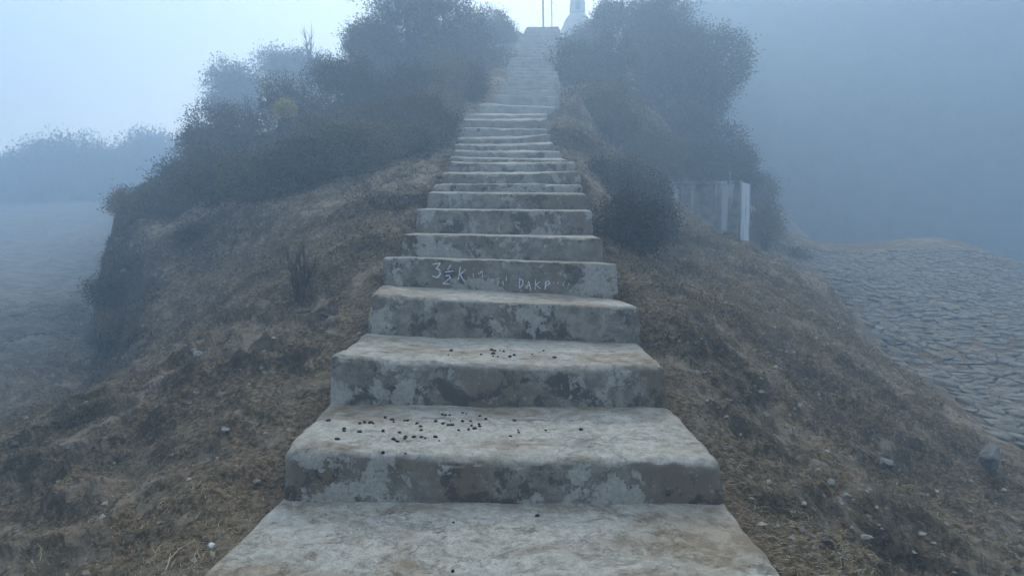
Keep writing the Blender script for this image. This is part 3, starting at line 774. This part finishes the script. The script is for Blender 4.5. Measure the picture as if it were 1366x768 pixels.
# ------------------------------------------------------------------ stones, litter, droppings
def blob(seed, sx, sy, sz, n=2, rough=.25, chip=.0):
    """an irregular stone from a subdivided icosahedron"""
    bm = bmesh.new(); bmesh.ops.create_icosphere(bm, subdivisions=n, radius=1)
    g = random.Random(seed)
    planes = [(Vector((g.uniform(-1, 1), g.uniform(-1, 1), g.uniform(-1, 1))).normalized(), g.uniform(.55, .85)) for _ in range(int(chip))]
    co = np.array([v.co[:] for v in bm.verts])
    d = 1 + rough * fbm(co[:, 0] * 1.3 + seed, co[:, 1] * 1.3, co[:, 2] * 1.3, s=seed, o=3)
    for v, k in zip(bm.verts, d):
        p = v.co * float(k)
        for nrm, lim in planes:
            t = p.dot(nrm)
            if t > lim: p = p - nrm * (t - lim)
        v.co = (p.x * sx, p.y * sy, p.z * sz)
    me = bpy.data.meshes.new('stone'); bm.to_mesh(me); bm.free()
    return me
def stone(px, py, wpx, hpx, label, mat='pebble', name='stone', cat='stone', seed=None, n=3, chip=5, grp=None, depth=1.0, flat=False, sink=.35):
    b, nn = on_ground(px, py + hpx * .4)
    Y = b.y; sx = wpx / F * Y / 2; sz = hpx / F * Y / 2
    me = blob(seed or int(px * 7 + py), sx, sx * depth, sz, n, .5, chip * 2); me.materials.append(M[mat])
    if not chip: me.polygons.foreach_set('use_smooth', np.full(len(me.polygons), True))
    o = link(name, me, None, b + Vector((0, sx * depth * .3, sz * (1 - sink))), (0, 0, random.uniform(-.4, .4)))
    return tag(o, label, cat, grp)
stone(1323, 612, 38, 42, 'large rounded grey boulder at the right border of the slope', 'rock', 'boulder', 'boulder', n=4, chip=7, sink=.15, depth=.8)
stone(1184, 618, 22, 16, 'small dark rough rock on the grassy hump of the right slope', 'rock', chip=6, sink=.2)
stone(1109, 643, 12, 10, 'pale angular stone, upper of the pale ones on the right slope', chip=5, sink=.2)
stone(1130, 661, 13, 9, 'pale bluish stone right of the upper pale stone', chip=5)
stone(1119, 665, 9, 6, 'small grey stone touching the pale bluish one', 'rock')
stone(1060, 648, 8, 5, 'tiny grey stone right of the second step', 'rock')
stone(1070, 706, 13, 7, 'pale wedge-shaped stone low on the right slope near the steps', chip=5)
stone(1103, 719, 14, 8, 'dull grey stone right of the pale wedge-shaped one', 'rock')
stone(1122, 742, 9, 6, 'small grey stone near the bottom of the right slope', 'rock')
stone(1073, 671, 10, 7, 'small pale stone between the pale bluish and the wedge-shaped stones')
stone(1022, 628, 6, 5, 'tiny dark stone close to the right side of the second step', 'rock')
stone(1152, 716, 26, 7, 'flat tan flake of stone lying on the right slope', 'pebble', 'stone_flake', 'stone', depth=.5, chip=4, sink=.1)
stone(941, 497, 7, 5, 'tiny white stone right of the third step', chip=4)
stone(932, 498, 4, 3, 'tiny white chip left of the tiny white stone', chip=4)
stone(1250, 655, 6, 4, 'tiny white chip below the boulder, left of the path side', 'paper', chip=4)
stone(1341, 653, 7, 4, 'white scrap on the ground under the boulder', 'paper', 'paper_scrap', 'litter', chip=4)
stone(1018, 445, 6, 4, 'small pale stone high on the right slope', chip=4)
stone(264, 471, 16, 8, 'pale stone in the middle of the left turf', chip=5)
stone(258, 466, 9, 5, 'smaller stone touching the pale stone of the left turf', chip=5)
stone(295, 432, 6, 4, 'tiny pale stone on the left turf beyond the pale stone', chip=4)
stone(281, 728, 9, 7, 'smooth white pebble beside the bottom step', 'paper', chip=0, sink=.2)
stone(341, 643, 11, 9, 'whitish crumpled scrap beside the lower left corner of the second step', 'pebble', 'scrap', 'litter', chip=6, sink=.1)
stone(18, 591, 12, 9, 'grey stone near the left border of the turf', 'rock', chip=5)
stone(166, 361, 11, 6, 'white scrap of litter on the left turf above the eroded edge', 'paper', 'paper_scrap', 'litter', chip=5)
stone(152, 478, 8, 5, 'pale stone at the foot of the eroded edge', chip=5)
stone(91, 596, 9, 6, 'grey stone by the dark hollow in the left turf', 'rock')
stone(1180, 460, 9, 9, 'round grey stone at the corner of the stone path', 'rock', chip=0)
stone(225, 768, 9, 6, 'pale chip at the very bottom of the left turf')
stone(300, 572, 14, 6, 'flat pale earth lump on the left turf', 'rock', sink=.5)

DROP = { # pixel centres read from the photograph
 'third': [(602, 468), (598, 474), (656, 467), (660, 468), (658, 472), (642, 473), (667, 468), (672, 469), (664, 476), (658, 475), (686, 474), (680, 476), (681, 475), (710, 473), (725, 468), (740, 477)],
 'second': [(440, 561), (438, 561), (459, 572), (459, 575), (480, 565), (486, 563), (487, 564), (494, 564), (498, 565), (478, 576), (481, 576), (450, 586), (514, 557), (523, 560), (525, 563), (511, 575), (540, 561), (544, 561), (541, 583), (540, 585), (533, 577), (556, 565), (561, 569), (562, 574), (552, 583), (562, 583), (567, 585), (525, 586), (530, 589), (581, 583), (586, 588), (541, 605), (581, 562), (591, 565), (598, 567), (602, 567), (605, 567), (601, 562), (590, 553), (594, 554), (600, 554), (617, 551), (622, 552), (640, 555), (648, 559), (617, 562), (628, 562), (629, 568), (612, 574), (625, 573), (633, 572), (639, 566), (640, 569), (686, 561), (691, 574), (692, 577), (681, 582), (728, 574), (775, 573), (511, 604)],
 'bottom': [(605, 697), (604, 762), (717, 688)],
}
dm = []
for s_ in range(4):
    me = blob(300 + s_, (.0055, .0065, .0048, .006)[s_], .0042, (.0038, .003, .0042, .0034)[s_], 2, .45, 0); me.materials.append(M['dung']); me.polygons.foreach_set('use_smooth', np.full(len(me.polygons), True)); dm.append(me)
for key, pts in DROP.items():
    for n_, (px, py) in enumerate(pts):
        p, nn = on_steps(px, py)
        if p is None: continue
        o = link('dropping', dm[random.randrange(4)], None, p + Vector((0, 0, .0022)), (random.uniform(-.3, .3), 0, random.uniform(0, 6.3)))
        sc_ = 1.32 * random.choice((.6, .85, 1, 1.1, 1.2, 1.35)) * (1.15 if key == 'third' else 1.0)
        o.scale = (sc_, sc_, sc_)
        tag(o, {'third': 'small black animal dropping on the third step from the bottom', 'second': 'small black animal dropping scattered over the second step from the bottom', 'bottom': ['black dropping on the bottom step, near the riser left of the middle', 'black dropping lowest on the bottom step, at the picture edge', 'flat black crumb on the bottom step, right of the middle'][n_ % 3]}[key], 'dropping', 'animal droppings on the ' + key + ' step')

# ------------------------------------------------------------------ the stone path on the right
bx, by = np.meshgrid(np.arange(3, 16, .3), np.arange(3.2, 19.2, .3), indexing='ij')
bed = None
seeds = {}
cell = .165
g = np.random.default_rng(3)
for i in range(int(12.5 / cell)):
    for j in range(int(16 / cell)):
        x = 3.6 + (i + .5 + g.uniform(-.42, .42)) * cell; y = 3.3 + (j + .5 * (i % 2) + .5 + g.uniform(-.42, .42)) * cell * .8
        seeds[(i, j)] = (x, y)
cells = []
for (i, j), (x, y) in seeds.items():
    if not bool(in_path(np.array([x]), np.array([y]), .22)[0]): continue
    if y < 3.6: continue
    if g.random() < .14 + .3 * (x - float(path_left(y)) < .35): continue
    poly = [(x - cell, y - cell), (x + cell, y - cell), (x + cell, y + cell), (x - cell, y + cell)]
    for di in (-2, -1, 0, 1, 2):
        for dj in (-2, -1, 0, 1, 2):
            if (di or dj) and (i + di, j + dj) in seeds:
                qx, qy = seeds[(i + di, j + dj)]; mx, my = (x + qx) / 2, (y + qy) / 2; nx, ny = qx - x, qy - y
                new = []
                for a, b in zip(poly, poly[1:] + poly[:1]):
                    da = (a[0] - mx) * nx + (a[1] - my) * ny; db = (b[0] - mx) * nx + (b[1] - my) * ny
                    if da <= 0: new.append(a)
                    if (da < 0) != (db < 0) and da != db:
                        t = da / (da - db); new.append((a[0] + (b[0] - a[0]) * t, a[1] + (b[1] - a[1]) * t))
                poly = new
                if len(poly) < 3: break
        if len(poly) < 3: break
    if len(poly) >= 3: cells.append((x, y, poly))
sxy = np.array([(c_[0], c_[1]) for c_ in cells]); sz = base_h(sxy[:, 0], sxy[:, 1]) + .012
# slope of the bed by finite difference
gxs = (base_h(sxy[:, 0] + .2, sxy[:, 1]) - base_h(sxy[:, 0] - .2, sxy[:, 1])) / .4
gys = (base_h(sxy[:, 0], sxy[:, 1] + .2) - base_h(sxy[:, 0], sxy[:, 1] - .2)) / .4
gxs = np.clip(gxs, -.10, .10); gys = np.clip(gys, -.05, .16)
path = tag(empty('stone_path', (0, 0, 0)), kind='structure')
def stone_geo(k):
    x, y, poly = cells[k]; g = random.Random(k)
    shr = g.uniform(.84, .97); hgt = g.uniform(-.004, .016) * (2.6 if g.random() < .08 else 1)
    tx, ty = g.uniform(-.09, .09) + gxs[k], g.uniform(-.10, .10) + gys[k]
    cx = sum(p[0] for p in poly) / len(poly); cy = sum(p[1] for p in poly) / len(poly)
    V = []; n = len(poly)
    for f, h in ((shr, -.05), (shr * .98, hgt * .55), (shr * .88, hgt * .95)):
        for (a, b) in poly:
            dx, dy = (a - cx) * f + g.uniform(-.014, .014), (b - cy) * f + g.uniform(-.014, .014)
            V.append((dx, dy, h + dx * tx + dy * ty + g.uniform(-.006, .006)))
    V.append((0, 0, hgt))
    Fs = []
    for r_ in (0, 1):
        for i in range(n):
            i2 = (i + 1) % n; Fs.append((r_ * n + i, r_ * n + i2, (r_ + 1) * n + i2, (r_ + 1) * n + i))
    for i in range(n): Fs.append((2 * n + i, 2 * n + (i + 1) % n, 3 * n))
    return (cx, cy, sz[k]), V, Fs
vis = sorted(range(len(cells)), key=lambda k: (0 if abs(cells[k][0] / cells[k][1]) < .82 else 1, cells[k][0] ** 2 + cells[k][1] ** 2))
for k in vis[:300]:
    loc, V, Fs = stone_geo(k); me = py_mesh('stone', V, Fs, M['paving'], True); link('stone', me, path, loc)
V_all = []; F_all = []; o_ = 0
for k in vis[300:]:
    loc, V, Fs = stone_geo(k)
    V_all += [(a + loc[0], b + loc[1], c_ + loc[2]) for a, b, c_ in V]; F_all += [tuple(i + o_ for i in f) for f in Fs]; o_ += len(V)
tag(link('stones', py_mesh('stones', V_all, F_all, M['paving'], True), path), kind='stuff')

# ------------------------------------------------------------------ grass, litter and gravel over the turf
def strands(n, seed, ymin, ymax, lmin, lmax, wmin, up, cols, dens=None):
    g = np.random.default_rng(seed)
    N = n * 3
    y = ymin + (ymax - ymin) * g.uniform(0, 1, N) ** 1.0; t = g.uniform(-.86, .86, N); x = y * t
    keep = (off_stairs(x, y) > .02) & ~in_path(x, y, -.1)
    k = vnoise(x * 1.1 + 3, y * 1.1, s=71) * .5 + vnoise(x * 4, y * 4, s=72) * .5
    keep &= (k + g.uniform(-.5, .5, N)) > (-.05 if dens is None else dens)
    x, y = x[keep][:n], y[keep][:n]; n = len(x)
    z = terrain(x, y)
    # lay along patches
    ang = vnoise(x * 1.5, y * 1.5, s=81) * 4 + g.normal(0, .8, n)
    L = g.uniform(lmin, lmax, n) * (.6 + .12 * y); wd = (wmin * g.uniform(.7, 1.4, n)) * np.maximum(1, y * .28)
    seg = 4; V = np.zeros((n, seg + 1, 2, 3)); px_, py_ = x.copy(), y.copy(); curl = g.normal(0, .5, n); el = g.uniform(0, up, n)
    pz = z + .004
    for i in range(seg + 1):
        f = 1 - .75 * i / seg
        nx, ny = -np.sin(ang), np.cos(ang)
        V[:, i, 0] = np.stack([px_ - nx * wd * f / 2, py_ - ny * wd * f / 2, pz], 1)
        V[:, i, 1] = np.stack([px_ + nx * wd * f / 2, py_ + ny * wd * f / 2, pz + wd * f * .5], 1)
        s_ = L / seg
        px_ = px_ + np.cos(ang) * np.cos(el) * s_; py_ = py_ + np.sin(ang) * np.cos(el) * s_; pz = pz + np.sin(el) * s_
        ang = ang + curl; el = el - g.uniform(.1, .55, n) * (up > .4)
    idx = np.arange(n)[:, None, None] * (seg + 1) * 2
    b = (np.arange(seg) * 2)[None, :, None]
    Q = (idx + b + np.array([0, 1, 3, 2])[None, None, :]).reshape(-1, 4)
    cs_ = np.array(cols); cidx = g.integers(0, len(cs_), n); col = cs_[cidx] * g.uniform(.6, 1.3, n)[:, None]
    return V.reshape(-1, 3), Q, np.repeat(col, (seg + 1) * 2, 0)
ST = [(.32, .25, .155), (.22, .17, .105), (.15, .115, .07), (.10, .078, .05), (.42, .35, .24)]
V, Q, col = strands(42000, 1, 1.6, 5.2, .02, .075, .0016, .75, ST, -.02)
tag(link('dry_grass', mesh_np('dry_grass', V, Q, M['straw'], col, False)), 'fine dry straw and withered grass strewn over the near turf', 'grass', kind='stuff')
V, Q, col = strands(52000, 2, 4.2, 13, .03, .085, .0022, 1.1, ST[:4] + [(.16, .12, .07)], -.1)
tag(link('withered_turf', mesh_np('withered_turf', V, Q, M['straw'], col, False)), 'short withered grass over the middle slopes', 'grass', kind='stuff')
V, Q, col = strands(900, 4, 1.7, 5.0, .12, .26, .0022, .5, [(.30, .26, .19), (.24, .2, .14), (.2, .17, .12)], .3)
tag(link('long_straw', mesh_np('long_straw', V, Q, M['straw'], col, False)), 'long curled pale straws in loose wisps on the turf', 'grass', kind='stuff')
# tufts: dense, upright, on the mounds and edges
def tufts(spots, seed):
    g = np.random.default_rng(seed); Vs = []; Cs = []; 
    for (px, py, rad, n, h, colr) in spots:
        b = Vector((px, py, 0)) if py < 20 else on_ground(px, py)[0]
        if b.y > 16: continue
        n = int(n * 1.8); a = g.uniform(0, 6.283, n); r_ = rad * np.sqrt(g.uniform(0, 1, n))
        x = b.x + np.cos(a) * r_ * 1.4; y = b.y + np.sin(a) * r_; z = terrain(x, y) - .01
        L = h * g.uniform(.5, 1.2, n); wd = .0014 * (1 + b.y * .22); L = L * min(1, .35 + b.y * .1)
        an = g.uniform(0, 6.283, n); el = g.uniform(.1, .9, n)
        px_, py_, pz = x, y, z; Vv = np.zeros((n, 4, 2, 3))
        for i in range(4):
            f = 1 - .85 * i / 3; nx, ny = -np.sin(an), np.cos(an)
            Vv[:, i, 0] = np.stack([px_ - nx * wd * f, py_ - ny * wd * f, pz], 1); Vv[:, i, 1] = np.stack([px_ + nx * wd * f, py_ + ny * wd * f, pz], 1)
            px_ = px_ + np.cos(an) * np.cos(el) * L / 3; py_ = py_ + np.sin(an) * np.cos(el) * L / 3; pz = pz + np.sin(el) * L / 3
            el = el - g.uniform(.2, .7, n)
        Vs.append(Vv.reshape(-1, 3)); Cs.append(np.repeat(np.array(colr)[None] * g.uniform(.45, 1.5, n)[:, None], 8, 0))
    V = np.concatenate(Vs); n = len(V) // 8
    Q = (np.arange(n)[:, None, None] * 8 + (np.arange(3) * 2)[None, :, None] + np.array([0, 1, 3, 2])).reshape(-1, 4)
    return V, Q, np.concatenate(Cs)
sp = []
BR = (.15, .112, .065); GD = (.065, .06, .035); OC = (.25, .185, .10)
for _ in range(150): sp.append((random.uniform(860, 1240), random.uniform(380, 768), .09, 60, .06, random.choice((BR, GD, OC))))
for _ in range(170): sp.append((random.uniform(0, 480), random.uniform(330, 768), .09, 60, .05, random.choice((BR, GD, BR))))
for _ in range(110): sp.append((random.uniform(800, 1000), random.uniform(300, 420), .14, 70, .09, random.choice((BR, GD, OC))))
for _ in range(120): sp.append((random.uniform(190, 560), random.uniform(225, 340), .2, 70, .09, random.choice((BR, GD))))
for _ in range(26): sp.append((random.uniform(740, 815), random.uniform(165, 205), .25, 90, .11, random.choice((OC, BR, (.22, .18, .11)))))
for _ in range(70): sp.append((random.uniform(890, 990), random.uniform(292, 335), .12, 80, .08, random.choice((OC, (.26, .22, .14)))))
for (cx, cy, r_) in ((1183, 640, .1), (1210, 660, .12), (1030, 685, .1), (935, 460, .2), (960, 470, .2), (905, 440, .15), (270, 318, .3), (300, 325, .25), (150, 400, .2), (155, 380, .2), (140, 430, .2), (500, 275, .25), (530, 268, .2), (460, 285, .2), (92, 565, .12), (110, 545, .12), (60, 600, .1)):
    for _ in range(5): sp.append((cx + random.uniform(-14, 14), cy + random.uniform(-8, 8), r_, 160, .08, random.choice((GD, GD, BR))))
for _ in range(230):
    y_ = random.uniform(1.75, 9)
    sp.append((float(np.interp(y_, SY, SXR)) + random.uniform(.0, .08), y_, .05, 45, .06, random.choice((GD, BR))))
    y_ = random.uniform(1.75, 9)
    sp.append((float(np.interp(y_, SY, SXL)) - random.uniform(.0, .08), y_, .05, 45, .06, random.choice((GD, BR))))
for _ in range(160):
    y_ = random.uniform(5.2, 13); x_ = float(np.interp(y_, EYY, EX)) + random.uniform(-.35, .25)
    sp.append((x_, y_, .12, 70, .13, random.choice((GD, (.04, .036, .024), BR))))
V, Q, col = tufts(sp, 9)
tag(link('grass_tufts', mesh_np('grass_tufts', V, Q, M['straw'], col, False)), 'ragged tufts of brown and dull green grass on the mounds and slopes', 'grass', kind='stuff')
# gravel
def gravel(n, seed):
    g = np.random.default_rng(seed); V0 = np.array([(1, 0, 0), (0, 1, 0), (-1, 0, 0), (0, -1, 0), (0, 0, 1), (.6, .6, .6)]) 
    N = n * 3; y = 1.7 + 7 * g.uniform(0, 1, N) ** 1.3; x = y * g.uniform(-.86, .86, N)
    right = x > 0
    keep = (off_stairs(x, y) > .02) & (right | (g.uniform(0, 1, N) < .35)) & ~in_path(x, y, 0)
    x, y = x[keep][:n], y[keep][:n]; n = len(x); z = terrain(x, y)
    s_ = (.002 + .012 * g.uniform(0, 1, n) ** 5) * (1 + y * .1)
    co = V0[None] + g.uniform(-.35, .35, (n, 6, 3)); a = g.uniform(0, 6.28, n)
    rx_ = co[:, :, 0] * np.cos(a)[:, None] - co[:, :, 1] * np.sin(a)[:, None] * .8; ry_ = co[:, :, 0] * np.sin(a)[:, None] + co[:, :, 1] * np.cos(a)[:, None] * .8
    V = np.stack([x[:, None] + rx_ * s_[:, None], y[:, None] + ry_ * s_[:, None], z[:, None] + co[:, :, 2] * s_[:, None] * .7], 2)
    fc = np.array([(0, 1, 5), (1, 2, 4), (2, 3, 4), (3, 0, 4), (0, 5, 4), (1, 4, 5)])
    Q = (np.arange(n)[:, None, None] * 6 + fc[None]).reshape(-1, 3)
    cl = np.array([(.22, .2, .17), (.13, .115, .09), (.34, .32, .28), (.1, .09, .075)])[g.integers(0, 4, n)]
    return V.reshape(-1, 3), Q, np.repeat(cl, 6, 0)
V, Q, col = gravel(14000, 5)
tag(link('gravel', mesh_np('gravel', V, Q, M['straw'], col, False)), 'loose grit and small stones on the slopes', 'gravel', kind='stuff')

# ------------------------------------------------------------------ concrete wall on the right
def box_mesh(name, x0, x1, y0, y1, z0, z1, mat, bev=.01):
    bm = bmesh.new(); bmesh.ops.create_cube(bm, size=1)
    for v in bm.verts: v.co = ((x0 + x1) / 2 + v.co.x * (x1 - x0), (y0 + y1) / 2 + v.co.y * (y1 - y0), (z0 + z1) / 2 + v.co.z * (z1 - z0))
    bmesh.ops.bevel(bm, geom=bm.edges[:], offset=bev, segments=2, affect='EDGES')
    me = bpy.data.meshes.new(name); bm.to_mesh(me); bm.free(); me.materials.append(M[mat]); return me
a = P(902, 241, 13.0); b = P(989, 241, 12.6)
wl = tag(empty('concrete_wall', (0, 0, 0)), 'grey concrete retaining wall with white lime runs on the right slope', 'wall')
wd_ = b.x - a.x
wl.location = (b.x, b.y, 0); wl.rotation_euler = (0, 0, math.atan2(b.y - a.y, wd_))
link('wall_face', box_mesh('wall_face', -wd_ - .8, 0, 0, .45, -1.2, b.z - .06, 'wall'), wl)
link('coping', box_mesh('coping', -wd_ - .8, 0.02, -.03, .47, b.z - .058, b.z, 'wall', .006), wl)
# the end block, with its lime-white face turned a little to the right
e = P(1002, 246, 12.9); e0 = P(990, 241, 12.55); e1 = P(997, 333, 12.55)
V = []
lo = -1.0
for z, k in ((lo, 1.0), (e0.z - .02, 0.0)):
    V += [(.004 - .0, -.06, z), (.16, .02, z - (.05 if z > 0 else 0)), (.16, .5, z - (.05 if z > 0 else 0)), (.004, .5, z)]
me = py_mesh('lime_white_end', V, [(0, 1, 5, 4), (1, 2, 6, 5), (2, 3, 7, 6), (3, 0, 4, 7), (4, 5, 6, 7), (0, 3, 2, 1)], M['lime'])
o = link('end_face', me, wl); o['label'] = 'white lime-run end face of the wall'
link('marker_post', box_mesh('marker_post', -.22, -.20, .2, .22, b.z, b.z + .2, 'pole', .004), wl)
tag(wl)

# ------------------------------------------------------------------ shrine and poles at the top
def lathe(prof, seg=32):
    V = []; n = len(prof)
    for (r_, z) in prof:
        for k in range(seg):
            a = 2 * math.pi * k / seg; V.append((r_ * math.cos(a), r_ * math.sin(a), z))
    Q = [(i * seg + k, i * seg + (k + 1) % seg, (i + 1) * seg + (k + 1) % seg, (i + 1) * seg + k) for i in range(n - 1) for k in range(seg)]
    return V, Q
zt_ = 8.05
YS = 38
p = P(770, 20, YS); st = tag(empty('stupa', (p.x, p.y, zt_)), 'white domed stupa with square tower standing at the head of the stairs', 'shrine')
def zz(py): return P(770, py, YS).z - zt_
for k, (hw, z0, z1) in enumerate(((1.3, -.6, .85), (1.15, .853, 1.25), (1.0, 1.253, 1.55))):
    link('base_tier', box_mesh('base_tier', -hw, hw, -hw, hw, z0, z1, 'whitewash', .02), st)
zh = zz(20)
V, Q = lathe([(.95, 1.553), (1.0, 1.65), (.98, 1.65 + (zh - 1.65) * .3), (.86, 1.65 + (zh - 1.65) * .6), (.66, 1.65 + (zh - 1.65) * .85), (.45, zh), (.0, zh + .01)])
link('dome', py_mesh('dome', V, Q, M['whitewash'], True), st)
link('tower', box_mesh('tower', -.39, .39, -.39, .39, zh + .012, zz(3), 'whitewash', .06), st)
link('niche', box_mesh('niche', -.13, .13, -.405, -.36, zh + .15, zz(6), 'rock', .01), st)
prof = [(.38, zz(3) + .003), (.38, zz(3) + .07)]
z = zz(3) + .07
for k in range(9):
    r_ = .30 - k * .028; prof += [(r_, z), (r_, z + .07), (r_ * .82, z + .075), (r_ * .82, z + .1)]; z += .1
prof += [(.02, z + .25), (.0, z + .26)]
V, Q = lathe(prof, 20); link('spire', py_mesh('spire', V, Q, M['whitewash']), st)
for (px, wpx, lab) in ((724.3, .045, 'thicker of the two tall poles at the head of the stairs'), (735.8, .025, 'thin pole right of the thicker one at the head of the stairs')):
    p = P(px, 33, 33)
    root = tag(empty('flag_pole', (p.x, p.y, 7.9)), lab, 'pole')
    v, f = tube([(0, 0, 0), (.02, 0, 1.5), (-.01, 0, 3.2), (.02, 0, 4.6)], [wpx, wpx, wpx * .9, wpx * .7], 8)
    link('pole_shaft', mesh_np('pole', v, f, M['pole']), root)

# ------------------------------------------------------------------ hills in the fog
def hill(name, x0, x1, y0, y1, fn, nx=110, ny=110):
    X, Y = np.meshgrid(np.linspace(x0, x1, nx), np.linspace(y0, y1, ny), indexing='ij')
    Z = fn(X.ravel(), Y.ravel()); V = np.c_[X.ravel(), Y.ravel(), Z]
    return tag(link(name, mesh_np(name, V, grid_faces(nx, ny)[:, ::-1], M['scrub'])), kind='structure')
def scrubmat():
    m = NT('hill_scrub', 1, .05)
    m.color(m.mix(m.ramp(m.noise(.9, 8, .7), .35, .65), (.02, .026, .016), (.08, .075, .045)))
    m.bump(m.noise(1.5, 8, .7), .6, 1.0); return m.m
M['scrub'] = scrubmat()
def right_hill(x, y):
    # ridge: rises to the right
    d = (y - 27) / 22
    prof = np.clip(d, 0, 1); prof = prof * prof * (3 - 2 * prof)
    top = 16.0 + np.clip(x - 14, 0, 44) * .32 - np.clip(12 - x, 0, 20) * .75
    z = -7 + (np.minimum(top, 27) + 7) * prof
    edge = np.clip((x - 4 + (45 - y) * .10) / 8, 0, 1)
    z = -9 + (z + 9) * edge
    return z + .8 * fbm(x * .2, y * .2, s=91, o=3) + .75 * np.abs(fbm(x * .9, y * .9, s=95, o=3))
hill('hill', 2, 90, 26, 88, right_hill, 170, 150)
def left_hill(x, y):
    d = np.clip((y - 44) / 20, 0, 1); d = d * d * (3 - 2 * d)
    e = np.clip((-x - 8) / 10, 0, 1)
    return -2 + d * (7.6 + 1.2 * np.sin(x * .12)) * e + .8 * fbm(x * .2, y * .2, s=97, o=3) + .7 * np.abs(fbm(x * .9, y * .9, s=98, o=3))
hill('hill', -90, -4, 42, 88, left_hill, 170, 90)

# ------------------------------------------------------------------ fog
m = bpy.data.materials.new('fog'); m.use_nodes = True; t = m.node_tree; t.nodes.clear()
o1 = t.nodes.new('ShaderNodeOutputMaterial'); v1 = t.nodes.new('ShaderNodeVolumePrincipled')
v1.inputs['Color'].default_value = (.49, .68, .92, 1); v1.inputs['Density'].default_value = .030; v1.inputs['Anisotropy'].default_value = .38
t.links.new(v1.outputs[0], o1.inputs['Volume'])
hz = link('haze', box_mesh('haze', -97, 97, -97, 97, -16, 31, 'rock', .0), None)
bm = bmesh.new(); bmesh.ops.create_cube(bm, size=1)
for v in bm.verts: v.co = (v.co.x * 196, v.co.y * 196, -16 + (v.co.z + .5) * 47)
bm.to_mesh(hz.data); bm.free(); hz.data.materials.clear(); hz.data.materials.append(m)
tag(hz, kind='stuff')
